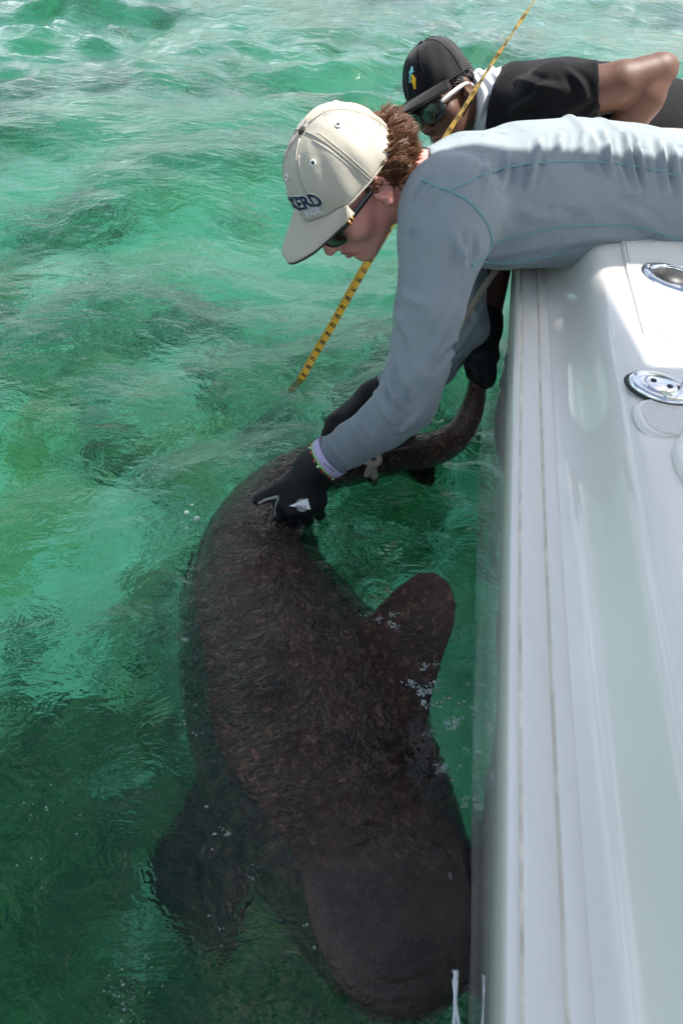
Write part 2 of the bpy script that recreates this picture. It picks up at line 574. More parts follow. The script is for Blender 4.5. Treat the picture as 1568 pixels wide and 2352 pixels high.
# weed under the near left side, darkened to stand in for shade
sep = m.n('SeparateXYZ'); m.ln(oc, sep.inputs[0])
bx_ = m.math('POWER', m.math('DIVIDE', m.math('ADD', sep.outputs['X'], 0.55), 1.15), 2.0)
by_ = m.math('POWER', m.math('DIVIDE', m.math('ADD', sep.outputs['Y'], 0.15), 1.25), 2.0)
weed_shade = m.math('SUBTRACT', 1.0, m.math('ADD', bx_, by_), True)
rub = m.n('TexNoise', Scale=7.0, Detail=6.0, Roughness=0.72, Distortion=0.6); m.ln(oc, rub.inputs['Vector'])
patch = m.math('ADD', patch, m.math('MULTIPLY', m.math('SUBTRACT', rub.outputs['Fac'], 0.5), 0.45))
patch = m.math('SUBTRACT', patch, m.math('MULTIPLY', weed_shade, 0.30))
sand = m.mix(fine, (0.66, 0.64, 0.49), (0.97, 0.95, 0.87))
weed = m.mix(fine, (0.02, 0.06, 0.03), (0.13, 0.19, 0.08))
ochre = m.ramp(m.noise(oc, 2.1, 5, 0.65, 1.0), [(0.52, (0, 0, 0)), (0.62, (0.75, 0.75, 0.75))])
sand = m.mix(ochre, sand, m.mix(fine, (0.30, 0.27, 0.06), (0.62, 0.58, 0.22)))
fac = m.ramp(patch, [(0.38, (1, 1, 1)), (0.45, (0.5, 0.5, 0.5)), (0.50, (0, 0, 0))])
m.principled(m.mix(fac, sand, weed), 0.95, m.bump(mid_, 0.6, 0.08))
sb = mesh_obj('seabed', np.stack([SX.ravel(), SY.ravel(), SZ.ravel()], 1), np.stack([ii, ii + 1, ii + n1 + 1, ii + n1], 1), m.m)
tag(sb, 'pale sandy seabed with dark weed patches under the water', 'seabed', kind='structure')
sb.cycles.is_caustics_receiver = True
# ---------------------------------------------------------------- boat
boat = link(bpy.data.objects.new('motor_boat', None))
boat.location = (0, 0, 0)
tag(boat, 'white fibreglass motor boat alongside the shark, only its glossy gunwale in view', 'boat')
def edge_x(y):
    return 0.125 + 0.14 * y + 0.008 * y * y + (0.6 * (y - 1.7) ** 2 if y > 1.7 else 0.0)
# gelcoat
m = NM('gelcoat_white')
oc = m.coord('Object')
v1 = m.noise(oc, 3.0, 4, 0.6)
scr = m.noise(m.coord('Object', (60, 4, 60), (0, 0, 0.5)), 3.0, 2)
base = m.mix(m.ramp(v1, [(0.35, (0, 0, 0)), (0.7, (1, 1, 1))]), (0.73, 0.715, 0.665), (0.81, 0.795, 0.745))
rgh = m.ramp(scr, [(0.45, (0.07,) * 3), (0.75, (0.17,) * 3)])
m.principled(base, rgh, m.bump(m.noise(oc, 2.2, 2), 0.05, 0.02), Coat__Weight=0.8, Coat__Roughness=0.04, IOR=1.5)
M_gel = m.m
m = NM('hull_gelcoat')
oc = m.coord('Object')
m.principled(m.mix(m.noise(oc, 5, 4), (0.66, 0.70, 0.69), (0.76, 0.79, 0.78)), 0.09, m.bump(m.noise(oc, 3.0, 2), 0.06, 0.02), Coat__Weight=1.0, Coat__Roughness=0.03, Specular__IOR__Level=0.7)
M_hull = m.m
m = NM('rub_rail_vinyl')
oc = m.coord('Object')
m.principled(m.mix(m.noise(m.coord('Object', (40, 3, 40)), 2, 3), (0.73, 0.72, 0.68), (0.81, 0.80, 0.76)), 0.32, m.bump(m.noise(oc, 60, 2), 0.04, 0.002))
M_rail = m.m
M_caulk = simple_mat('groove_caulk', (0.70, 0.66, 0.56), 0.7, var=0.25)
m = NM('nonskid')
dia = m.n('TexVoronoi', Scale=170.0); dia.feature = 'DISTANCE_TO_EDGE'
m.ln(m.coord('Object', (1, 1, 0.01), (0, 0, 0.6)), dia.inputs['Vector'])
m.principled((0.72, 0.71, 0.68), 0.55, m.bump(dia.outputs[0], 0.55, 0.004))
M_nonskid = m.m
m = NM('chrome')
m.principled((0.72, 0.73, 0.74), 0.08, m.bump(m.noise(m.coord('Object'), 9, 2), 0.03, 0.01), Metallic=1.0)
M_chrome = m.m
M_black = simple_mat('black_rubber', (0.012, 0.012, 0.013), 0.5)

Y0, Y1 = -2.4, 3.0
ys = np.concatenate([np.arange(Y0, -0.2, 0.1), np.arange(-0.2, 2.4, 0.04), np.arange(2.4, Y1 + 0.01, 0.1)])
def loft(name, profile, mat, parent=boat, ylim=None, closed=False):
    """profile(y) -> list of (inward offset from the gunwale edge, z)."""
    yy = ys if ylim is None else np.linspace(ylim[0], ylim[1], max(2, int((ylim[1] - ylim[0]) / 0.04)))
    V, F = [], []
    n = None
    for y in yy:
        pr = profile(y)
        n = len(pr)
        for u, z in pr:
            V.append((edge_x(y) + u, y, z))
    for i in range(len(yy) - 1):
        for k in range(n if closed else n - 1):
            k2 = (k + 1) % n
            F.append((i * n + k, i * n + k2, (i + 1) * n + k2, (i + 1) * n + k))
    if closed:
        F.append(tuple(range(n))[::-1]); F.append(tuple((len(yy) - 1) * n + k for k in range(n)))
    return mesh_obj(name, V, F, mat, parent)
def wl(y):
    return 0.042 - 0.034 * min(max(y, 0), 1.2) + (0.10 * (y - 1.4) if y > 1.4 else 0)
def prof_hull(y):
    w = wl(y)
    p = [(w + 0.9, -0.62), (w + 0.25, -0.42), (w + 0.05, -0.25), (w + 0.012, -0.1), (w, 0.0), (w * 0.75, 0.1), (w * 0.45, 0.2), (w * 0.2 + 0.004, 0.28), (0.012, 0.34), (0.016, 0.36)]
    q = spline(p, 40)
    return [tuple(v) for v in q]
loft('hull', prof_hull, M_hull)
def tp(y):
    return 1.06 - 0.10 * min(max(y, 0), 1.4)
# rubbing strake: two vinyl strips with caulked grooves
def strip(u0, u1, z0, z1, zt0, zt1, r=0.003):
    def pr(y):
        t = tp(y)
        a, b = u0 * t, u1 * t
        return [(a, z0), (b, z0), (b, zt1 - r), (b - r * .3, zt1 - r * .3), (b - r, zt1), (a + r, zt0), (a + r * .3, zt0 - r * .3), (a, zt0 - r)]
    return pr
loft('rub_rail_strip', strip(-0.001, 0.0095, 0.335, 0.335, 0.400, 0.402, 0.004), M_rail, closed=True)
loft('rub_rail_strip', strip(0.0112, 0.0395, 0.36, 0.36, 0.403, 0.404), M_rail, closed=True)
loft('rub_rail_strip', strip(0.0420, 0.0578, 0.36, 0.36, 0.4055, 0.4072, 0.0008), M_rail, closed=True)
loft('groove_caulk', lambda y: [(0.0085 * tp(y), 0.4003), (0.0122 * tp(y), 0.4013)], M_caulk)
loft('groove_caulk', lambda y: [(0.0388 * tp(y), 0.4020), (0.0428 * tp(y), 0.4032)], M_caulk)
DECK_U = 0.46
def prof_gun(y):
    t = tp(y)
    p = [(0.0560 * t, 0.4030), (0.0572 * t, 0.4066), (0.059 * t, 0.4078), (0.066 * t, 0.4105), (0.076 * t, 0.4165), (0.086 * t, 0.430), (0.096 * t, 0.450), (0.105 * t, 0.472), (0.114 * t, 0.489), (0.124 * t, 0.4985), (0.138 * t, 0.5030), (0.16 * t, 0.5050), (0.22, 0.5060), (0.34, 0.5065), (DECK_U - 0.03, 0.506), (DECK_U - 0.008, 0.503), (DECK_U, 0.490), (DECK_U + 0.002, 0.46), (DECK_U + 0.01, 0.30), (DECK_U + 0.02, 0.06)]
    return p
g = loft('gunwale', prof_gun, M_gel)
sub = g.modifiers.new('s', 'SUBSURF'); sub.levels = 1; sub.render_levels = 1
loft('cockpit_sole', lambda y: [(DECK_U + 0.021, 0.055), (max(0.55, 2.35 - 0.28 * y - (1.1 * (y - 1.7) ** 2 if y > 1.7 else 0)), 0.055)], M_nonskid)
def prof_far(y):
    w = max(0.6, 2.62 - 0.28 * y - (1.1 * (y - 1.7) ** 2 if y > 1.7 else 0))
    return [(w - 0.25, 0.05), (w - 0.24, 0.47), (w - 0.22, 0.50), (w, 0.50), (w + 0.02, 0.46), (w, 0.0), (w - 0.3, -0.5)]
loft('gunwale', prof_far, M_gel)
# unseen console and roof, added as shade casters over the side
def prism(name, outline, z0, z1, mat, parent, bevel=0.02):
    bm = bmesh.new()
    vs_ = [bm.verts.new((x, y, z0)) for x, y in outline]
    f = bm.faces.new(vs_)
    r = bmesh.ops.extrude_face_region(bm, geom=[f])
    for e in r['geom']:
        if isinstance(e, bmesh.types.BMVert): e.co.z = z1
    bmesh.ops.recalc_face_normals(bm, faces=bm.faces)
    if bevel:
        bmesh.ops.bevel(bm, geom=[e for e in bm.edges], offset=bevel, segments=2, affect='EDGES')
    me_ = bpy.data.meshes.new(name)
    bm.to_mesh(me_); bm.free()
    me_.materials.append(mat)
    return link(bpy.data.objects.new(name, me_), parent)
# added shade roof: notched outline and a gap for sun patches, one slab
ROOF = [(0.45, -0.6), (2.6, -0.6), (2.6, 1.72), (1.62, 1.72), (1.06, 1.68), (0.90, 1.50), (0.74, 1.52), (0.66, 1.95), (0.45, 1.95)]
SUN_GAP = [(1.335, 1.24), (1.335, 1.55), (1.80, 1.55), (1.80, 1.24)]
bm = bmesh.new()
for z in (2.28, 2.35):
    pass
def ring_faces(z, flip):
    vo = [bm.verts.new((x, y, z)) for x, y in ROOF]
    vi = [bm.verts.new((x, y, z)) for x, y in SUN_GAP]
    eds = []
    for lst in (vo, vi):
        for i in range(len(lst)):
            eds.append(bm.edges.new((lst[i], lst[(i + 1) % len(lst)])))
    bmesh.ops.triangle_fill(bm, use_beauty=True, edges=eds)
    return vo, vi
lo_v, hi_v = ring_faces(2.28, True), ring_faces(2.35, False)
for a_, b_ in zip(lo_v, hi_v):
    for i in range(len(a_)):
        j = (i + 1) % len(a_)
        bm.faces.new((a_[i], a_[j], b_[j], b_[i]))
bmesh.ops.recalc_face_normals(bm, faces=bm.faces)
me_ = bpy.data.meshes.new('shade_roof'); bm.to_mesh(me_); bm.free(); me_.materials.append(M_gel)
link(bpy.data.objects.new('shade_roof', me_), boat)
prism('added_console', [(1.45, 0.1), (2.2, 0.0), (2.2, 0.9), (1.45, 0.9)], 0.06, 1.0, M_gel, boat, 0.04)
for x, y in ((1.0, -0.4), (2.4, -0.4), (1.15, 1.55), (2.4, 1.45)):
    tube('shade_roof_post', [(x, y, 0.06), (x, y, 1.2), (x, y, 2.29)], 0.025, M_chrome, boat, 10)

# non-skid pads on the gunwale top, outlines follow their moulded borders
def rounded(poly, r=0.02, seg=5):
    out = []
    n = len(poly)
    for i in range(n):
        p0, p1, p2 = [Vector(poly[(i + k) % n]) for k in (-1, 0, 1)]
        a = (p0 - p1); b = (p2 - p1)
        rr = min(r, a.length * 0.45, b.length * 0.45)
        q0, q2 = p1 + a.normalized() * rr, p1 + b.normalized() * rr
        for k in range(seg + 1):
            t = k / seg
            out.append(q0 * (1 - t) ** 2 + p1 * 2 * t * (1 - t) + q2 * t * t)
    return out
ZD = 0.5066
def deck_pad(poly, r, relief=1.0):
    o = rounded([(p.x, p.y) for p in poly], r)
    c = sum((Vector(p) for p in o), Vector((0, 0))) / len(o)
    n = len(o)
    V, F = [], []
    for s, z in ((1.0, ZD - 0.004), (0.985, ZD + 0.002 * relief), (0.955, ZD + 0.004 * relief), (0.93, ZD + 0.002 * relief), (0.92, ZD + 0.0005)):
        for p in o:
            q = c + (Vector(p) - c) * s
            V.append((q.x, q.y, z))
    for l in range(4):
        for k in range(n):
            k2 = (k + 1) % n
            F.append((l * n + k, l * n + k2, (l + 1) * n + k2, (l + 1) * n + k))
    bd = mesh_obj('pad_border', V, F, M_gel, boat)
    V2 = [(*(c + (Vector(p) - c) * 0.925), ZD + 0.0004 + 0.0018 * relief) for p in o]
    mesh_obj('nonskid_pad', V2, [tuple(range(n))], M_nonskid, bd, smooth=False)
def dk(x, y): return PZ(x, y, ZD)
a0 = dk(1505, 815)
def ux(y, u): return Vector((edge_x(y) + u, y, ZD))
deck_pad([dk(1487, 812), ux(0.86, 0.42), ux(1.9, 0.42), ux(1.9, 0.155), dk(1430, 600)], 0.055)
deck_pad([dk(1476, 1000), ux(0.66, 0.42), ux(0.755, 0.42), dk(1440, 918)], 0.03, 0.3)
# rod holders
def rod_holder(x, y, ax_pix, closed):
    c = dk(x, y)
    a = (dk(*ax_pix) - c); la = a.length; a = a.normalized()
    b = Vector((0, 0, 1)).cross(a)
    lb = la * 0.72
    rings = [(1.0, ZD - 0.003), (1.0, ZD + 0.002), (0.96, ZD + 0.006), (0.85, ZD + 0.0075), (0.74, ZD + 0.007)]
    n = 48
    V, F = [], []
    for s, z in rings:
        for k in range(n):
            t = 2 * math.pi * k / n
            q = c + a * (math.cos(t) * la * s) + b * (math.sin(t) * lb * s)
            V.append((q.x, q.y, z))
    inner = [(0.80, ZD + 0.0070, 0), (0.78, ZD + 0.0050, 0.1), (0.77, ZD + 0.0034, 0.3)] if not closed else [(0.70, ZD + 0.0035, 0), (0.66, ZD + 0.0075, 0), (0.60, ZD + 0.0085, 0)]
    for s, z, off in inner:
        for k in range(n):
            t = 2 * math.pi * k / n
            q = c + a * (math.cos(t) * lb * s + (0 if closed else la * 0.06)) + b * (math.sin(t) * lb * s)
            V.append((q.x, q.y, z))
    L = len(rings) + len(inner)
    for l in range(L - 1):
        for k in range(n):
            k2 = (k + 1) % n
            F.append((l * n + k, l * n + k2, (l + 1) * n + k2, (l + 1) * n + k))
    if closed: F.append(tuple((L - 1) * n + k for k in range(n)))
    rh = mesh_obj('rod_holder', V, F, M_chrome, boat)
    rh['label'] = 'chrome rod holder with a closed cap' if closed else 'chrome rod holder with its open tube shown as a black disc'
    for k in range(3):
        t = 2 * math.pi * (k + 0.5) / 3 + (0.9 if closed else 1.2)
        q = c + a * (math.cos(t) * la * 0.84) + b * (math.sin(t) * lb * 0.84)
        cu_ = [(q + Vector((math.cos(w) * 0.0042, math.sin(w) * 0.0042, ZD + 0.0068 - q.z))) for w in np.linspace(0, 2 * math.pi, 11)[:-1]]
        cd_ = [(q + Vector((math.cos(w) * 0.0028, math.sin(w) * 0.0028, ZD + 0.0095 - q.z))) for w in np.linspace(0, 2 * math.pi, 11)[:-1]]
        V = [tuple(p) for p in cu_ + cd_]
        F = [(k_, (k_ + 1) % 10, 10 + (k_ + 1) % 10, 10 + k_) for k_ in range(10)] + [tuple(range(10, 20))]
        mesh_obj('screw', V, F, M_chrome, rh)
    if closed:
        for k in range(2):
            q = c + a * ((k - 0.5) * lb * 0.7)
            tube('cap_hole', [q + Vector((0, 0, 0.0086)), q + Vector((0, 0, 0.0092))], 0.004, M_black, rh, 10)
    else:
        q = c + a * la * 0.06
        tube('tube_shade_disc', [Vector((q.x, q.y, ZD + 0.0026)), Vector((q.x, q.y, ZD + 0.0040))], lb * 0.775, M_black, rh, 32)  # flat black disc stands in for the shaded inside of the tube
    gk = [c + a * (math.cos(t) * la * 1.03) + b * (math.sin(t) * lb * 1.03) for t in np.linspace(0, 2 * math.pi, 49)]
    tube('gasket', [Vector((q.x, q.y, ZD - 0.0008)) for q in gk], 0.0022, M_black, rh, 6)
rod_holder(1545, 642, (1475, 612), False)
rod_holder(1513, 893, (1440, 866), True)
# third fitting cut by the frame edge: oval hatch rim
c = dk(1690, 1085)
hr = [c + Vector((math.cos(t) * 0.062, math.sin(t) * 0.075, 0)) for t in np.linspace(0, 2 * math.pi, 49)]
tube('hatch_rim', [Vector((q.x, q.y, ZD + 0.001)) for q in hr], 0.006, M_gel, boat, 8)
# ---------------------------------------------------------------- nurse shark
# spine in picture terms: x, y, half width (px), height of the spine, vertical squash
SP = [(915, 2184, 122, -0.030, 0.72), (912, 2135, 178, -0.036, 0.60), (893, 2075, 206, -0.044, 0.58), (850, 1985, 228, -0.062, 0.58),
      (792, 1870, 250, -0.082, 0.62), (735, 1750, 266, -0.088, 0.64), (690, 1610, 256, -0.088, 0.68),
      (632, 1470, 212, -0.082, 0.75), (590, 1340, 152, -0.070, 0.85), (600, 1240, 120, -0.060, 0.95), (640, 1155, 88, -0.050, 1.05),
      (705, 1095, 62, -0.020, 1.2), (800, 1075, 46, 0.0, 1.3), (900, 1055, 38, 0.012, 1.35), (985, 1035, 34, 0.032, 1.35),
      (1045, 1005, 31, 0.065, 1.3), (1078, 955, 27, 0.115, 1.2), (1092, 905, 22, 0.165, 1.1), (1097, 858, 18, 0.215, 1.0), (1100, 815, 14, 0.255, 1.0)]
sp = spline(SP, 58)
spts, srad = [], []
for x, y, w, z, q in sp:
    p = PZ(x, y, z)
    depth = proj(p)[2]
    spts.append(p); srad.append(w * depth / FPX)
sq = [float(s[4]) for s in sp]
sz = [float(s[3]) for s in sp]
def F3(x, y, z): return PZ(x, y, z)
def shark_sdf(f):
    d = None
    for i in range(len(spts) - 1):
        a, b = spts[i], spts[i + 1]
        k = 1.0 / (0.5 * (sq[i] + sq[i + 1]))
        # squash heights about the spine
        ba = (b - a)
        l2 = ba.length_squared
        px, py, pz = f.x - a.x, f.y - a.y, f.z - a.z
        t = np.clip((px * ba.x + py * ba.y + pz * ba.z) / l2, 0, 1)
        dz = (pz - ba.z * t)
        e = np.sqrt((px - ba.x * t) ** 2 + (py - ba.y * t) ** 2 + (dz * k) ** 2) - (srad[i] + (srad[i + 1] - srad[i]) * t)
        if k > 1: e = e / k ** 0.5
        d = e if d is None else smin(d, e, 0.006)
    # flat broad brow of the head, cheeks
    d = smin(d, f.cone(F3(1015, 2010, -0.035), F3(1050, 2120, -0.040), 0.036, 0.040), 0.04)
    d = smin(d, f.cone(F3(745, 2010, -0.060), F3(770, 2130, -0.055), 0.034, 0.034), 0.04)
    d = smin(d, f.cone(F3(838, 2196, -0.030), F3(1030, 2166, -0.028), 0.038, 0.042), 0.03)
    # spiracle ridge / back ridge
    d = smin(d, f.chain([F3(840, 1980, -0.042), F3(740, 1760, -0.042), F3(685, 1600, -0.040), F3(620, 1450, -0.034), F3(585, 1330, -0.030)], [0.02, 0.03, 0.03, 0.025, 0.02]), 0.11)
    # pectoral fin raised out of the water beside the hull
    zr = [-0.01, 0.0, 0.035, 0.075, 0.105, 0.125, 0.115, 0.08, 0.035, -0.01, -0.04]
    px = [(822, 1462), (880, 1408), (928, 1356), (964, 1318), (990, 1306), (1015, 1322), (1033, 1375), (1034, 1440), (1018, 1520), (1003, 1610), (985, 1720)]
    fin = [PZ(x, y, z) for (x, y), z in zip(px, zr)] + [PZ(860, 1700, -0.05), PZ(760, 1560, -0.03)]
    d = smin(d, f.plate(fin, 0.014, rnd=0.004), 0.022)
    # other pectoral, spread under water
    lf = [(455, 1790, -0.13), (425, 1880, -0.18), (392, 1950, -0.23), (368, 2030, -0.27), (392, 2110, -0.29), (438, 2180, -0.30), (492, 2225, -0.30), (530, 2225, -0.29), (548, 2180, -0.27), (556, 2100, -0.23), (596, 2010, -0.17), (640, 1870, -0.14), (560, 1740, -0.12)]
    d = smin(d, f.plate([PZ(*q) for q in lf], 0.012, rnd=0.004), 0.02)
    # first dorsal fin, standing at the grip, and second dorsal near the tail stalk
    d1 = [PZ(600, 1190, -0.01), PZ(606, 1140, 0.030), PZ(640, 1095, 0.045), PZ(690, 1062, 0.045), PZ(720, 1090, 0.0)]
    d = smin(d, f.plate(d1, 0.010, rnd=0.003), 0.014)
    d2 = [PZ(760, 1075, 0.0), PZ(720, 1010, 0.045), PZ(778, 975, 0.075), PZ(850, 935, 0.10), PZ(925, 960, 0.10), PZ(948, 985, 0.09), PZ(976, 1022, 0.05), PZ(900, 1050, 0.012)]
    d = smin(d, f.plate(d2, 0.009, rnd=0.003), 0.012)
    # anal and pelvic flaps just under the surface
    d = smin(d, f.plate([PZ(870, 1075, -0.01), PZ(1000, 1050, 0.0), PZ(998, 1100, -0.03), PZ(990, 1138, -0.045), PZ(945, 1120, -0.045), PZ(905, 1092, -0.03)], 0.007, rnd=0.003), 0.01)
    d = smin(d, f.plate([PZ(590, 1330, -0.09), PZ(730, 1260, -0.06), PZ(725, 1340, -0.06), PZ(700, 1400, -0.07)], 0.010, rnd=0.003), 0.02)
    d = smin(d, f.plate([PZ(440, 1280, -0.09), PZ(420, 1400, -0.08), PZ(450, 1520, -0.09), PZ(540, 1400, -0.1)], 0.010, rnd=0.003), 0.02)
    # caudal blade along the raised tail
    d = smin(d, f.plate([PZ(1066, 990, 0.075), PZ(1095, 900, 0.16), PZ(1104, 840, 0.22), PZ(1110, 900, 0.15), PZ(1100, 970, 0.085)], 0.006, rnd=0.003), 0.008)
    # mouth line and nostril under the snout, gill furrows
    for k, (xa, ya, xb, yb) in enumerate(((955, 1835, 1003, 1800), (940, 1795, 995, 1762), (925, 1760, 985, 1725))):
        d = smax(d, -f.cone(F3(xa, ya, 0.012), F3(xb, yb, -0.03), 0.006, 0.009), 0.012)
    # skin folds
    d = d + 0.0022 * np.clip(-d * 200 + 1, 0, 1) * 0
    return d
m = NM('shark_skin')
oc = m.coord('Object')
n1 = m.ramp(m.noise(oc, 8, 6, 0.68, 0.8), [(0.35, (0, 0, 0)), (0.65, (1, 1, 1))])
n2 = m.noise(oc, 62, 4, 0.62, 1.0)
n3 = m.noise(oc, 260, 2, 0.6)
mot = m.mix(n1, (0.0085, 0.005, 0.0038), (0.040, 0.0195, 0.013))
zred = m.ramp(m.n('SeparateXYZ', Vector=m.n('NewGeometry').outputs['Position']).outputs['Z'], [(0.055, (0, 0, 0)), (0.085, (1, 1, 1))])
mot = m.mix(zred, mot, (0.034, 0.0115, 0.0075))
ypos = m.n('SeparateXYZ', Vector=m.n('NewGeometry').outputs['Position']).outputs['Y']
back = m.ramp(ypos, [(0.28, (0.12, 0.12, 0.12)), (0.42, (1, 1, 1))])
col = m.mix(m.math('MULTIPLY', m.ramp(n2, [(0.55, (0, 0, 0)), (0.70, (0.75, 0.75, 0.75))]), back), mot, (0.17, 0.085, 0.058))
wv = m.math('ADD', m.noise(m.coord('Object', (1, 1.3, 1), (0, 0, 0.35)), 38, 4, 0.58, 1.4), m.math('MULTIPLY', m.noise(oc, 110, 3, 0.6, 0.8), 0.35))
nb = m.bump(n3, 0.12, 0.002)
# wet film: wrinkled over the back, calm over the smooth raised head and fins
geo = m.n('NewGeometry')
sepx = m.n('SeparateXYZ'); m.ln(geo.outputs['Position'], sepx.inputs[0])
film = m.ramp(sepx.outputs['Z'], [(0.50, (1, 1, 1)), (0.555, (1, 1, 1)), (0.59, (0.05, 0.05, 0.05))])
yfac = m.ramp(sepx.outputs['Y'], [(0.30, (0.07, 0.07, 0.07)), (0.46, (1, 1, 1))])
zf = m.math('ADD', m.math('MULTIPLY', sepx.outputs['Z'], 1.0), 0.5)
m.ln(zf, film.node.inputs['Fac'])
hm = m.math('MULTIPLY', m.math('MULTIPLY', wv, film), yfac)
nb2 = m.bump(hm, 1.0, 0.09, nb)
m.principled(col, 0.5, m.bump(hm, 0.8, 0.02, nb), Coat__Weight=1.0, Coat__Roughness=0.07, Coat__IOR=1.33, Coat__Normal=nb2, Specular__IOR__Level=0.15)
M_shark = m.m
Vs = [p for p in spts]
lo = [-0.75, 0.02, -0.36]; hi = [0.42, 1.60, 0.31]
shark = sdf_obj('nurse_shark', shark_sdf, lo, hi, 0.0056, M_shark, None, relax=2)
tag(shark, 'dark brown nurse shark held alongside the boat at the surface', 'shark')
crease(shark, [([(1004, 1798), (950, 1822), (880, 1852), (815, 1888)], 0.0045, 0.006), ([(985, 1760), (930, 1775), (870, 1800)], -0.004, 0.006), ([(975, 1730), (930, 1738), (890, 1752)], -0.0045, 0.005), ([(968, 1700), (925, 1704), (888, 1714)], -0.0045, 0.005),
    ([(585, 1482), (650, 1488), (720, 1500), (790, 1530)], 0.003, 0.005), ([(545, 1300), (600, 1292), (660, 1300), (710, 1330)], 0.004, 0.006), ([(505, 1212), (560, 1215), (620, 1232)], 0.003, 0.006),
    ([(560, 1585), (640, 1580), (700, 1590)], 0.0025, 0.006), ([(640, 1720), (720, 1700), (800, 1716)], 0.003, 0.007), ([(700, 1850), (760, 1830), (840, 1800)], 0.003, 0.007), ([(770, 1960), (820, 1930), (870, 1910)], 0.003, 0.006), ([(820, 2240), (870, 2262), (930, 2262), (1000, 2236), (1060, 2190)], -0.003, 0.006), ([(1036, 1905), (1060, 1985), (1078, 2060)], 0.003, 0.006)])
SH_B = bvh_of(shark)
# eye by the hull side
M_eye = simple_mat('shark_eye', (0.05, 0.03, 0.026), 0.2, Coat__Weight=1.0)
h_ = cast(SH_B, 1034, 2013, -0.002)
if h_:
    e_ = h_[0]
    bm = bmesh.new(); bmesh.ops.create_uvsphere(bm, u_segments=14, v_segments=10, radius=0.004)
    me_ = bpy.data.meshes.new('eye'); bm.to_mesh(me_); bm.free(); me_.materials.append(M_eye)
    eye = link(bpy.data.objects.new('eye', me_), shark); eye.location = e_; eye.scale = (1, 1.5, 0.8)
# barbels under the snout
for x, y in ((945, 2300), (1068, 2222)):
    p = PZ(x, y, -0.02)
    tube('barbel', [p + Vector((0, 0.02, 0.0)), p, p + Vector((0.002, -0.012, -0.012)), p + Vector((0.003, -0.016, -0.03))], [0.006, 0.006, 0.005, 0.002], M_shark, shark, 8)
# ---------------------------------------------------------------- people: shared parts
def view_frame(p):
    v = (p - CAM_LOC).normalized()
    ex = (cr - v * cr.dot(v)).normalized()
    ey = ex.cross(v).normalized()
    if ey.dot(cu) < 0: ey = -ey
    return ex, ey, -v                      # right, up, towards the viewer
def head_frame(o, F, U):
    """face and crown directions in the viewer's frame (right, up, towards the viewer)"""
    ex, ey, ez = view_frame(o)
    F = (ex * F[0] + ey * F[1] + ez * F[2]).normalized()
    U = ex * U[0] + ey * U[1] + ez * U[2]
    U = (U - F * U.dot(F)).normalized()
    return F, U.cross(F).normalized(), U
class Head:
    def __init__(s, o, F, L, U, scale=1.0):
        s.o, s.F, s.L, s.U, s.k = o, F, L, U, scale
    def w(s, p):
        return s.o + (s.F * p[0] + s.L * p[1] + s.U * p[2]) * s.k
    def d(s, p):
        return s.F * p[0] + s.L * p[1] + s.U * p[2]
    def local(s, f):
        g = f.local(s.o, [tuple(s.F), tuple(s.L), tuple(s.U)])
        return Field(g.x / s.k, g.y / s.k, g.z / s.k)
def head_sdf(f, neck_to=None):
    ya = abs(f.y)
    g = Field(f.x, ya, f.z)
    d = f.ell((-0.012, 0, 0.036), (0.099, 0.076, 0.088))
    d = smin(d, f.ell((0.036, 0, -0.030), (0.058, 0.056, 0.088)), 0.03)
    d = smin(d, g.cone((-0.008, 0.048, -0.060), (0.070, 0.014, -0.106), 0.021, 0.019), 0.025)
    d = smin(d, f.sph((0.078, 0, -0.106), 0.0185), 0.018)
    d = smin(d, g.sph((0.056, 0.042, -0.032), 0.026), 0.025)
    d = smin(d, g.cone((0.086, 0.0, 0.012), (0.072, 0.045, 0.012), 0.012, 0.012), 0.015)
    # muzzle
    d = smin(d, f.ell((0.075, 0, -0.072), (0.028, 0.026, 0.026)), 0.018)
    # eye sockets
    d = smax(d, -g.sph((0.108, 0.033, -0.004), 0.018), 0.012)
    d = smin(d, g.sph((0.079, 0.032, -0.005), 0.0135), 0.003)
    # nose
    d = smin(d, f.cone((0.092, 0, 0.002), (0.115, 0, -0.038), 0.008, 0.0105), 0.010)
    d = smin(d, f.sph((0.116, 0, -0.041), 0.0112), 0.006)
    d = smin(d, g.sph((0.103, 0.0115, -0.046), 0.0085), 0.005)
    d = smax(d, -g.sph((0.108, 0.0065, -0.054), 0.0038), 0.003)
    # lips, slightly parted
    up = g.cone((0.1015, 0.0, -0.0690), (0.090, 0.021, -0.0740), 0.0062, 0.0035)
    lw = g.cone((0.1000, 0.0, -0.0820), (0.090, 0.020, -0.0770), 0.0070, 0.0035)
    d = smin(d, up, 0.005); d = smin(d, lw, 0.005)
    d = smax(d, -g.cone((0.112, 0.0, -0.0755), (0.096, 0.019, -0.0755), 0.0030, 0.0016), 0.002)
    d = smax(d, -f.sph((0.103, 0, -0.0945), 0.006), 0.010)
    # ear
    e = g.ell((-0.012, 0.080, -0.012), (0.019, 0.0085, 0.032))
    e = smax(e, -g.ell((-0.009, 0.0885, -0.010), (0.011, 0.006, 0.020)), 0.004)
    e = smin(e, g.cone((0.000, 0.082, -0.018), (-0.006, 0.084, -0.026), 0.004, 0.0035), 0.004)
    e = smin(e, g.sph((-0.004, 0.079, -0.041), 0.0085), 0.006)
    d = smin(d, e, 0.004)
    return d
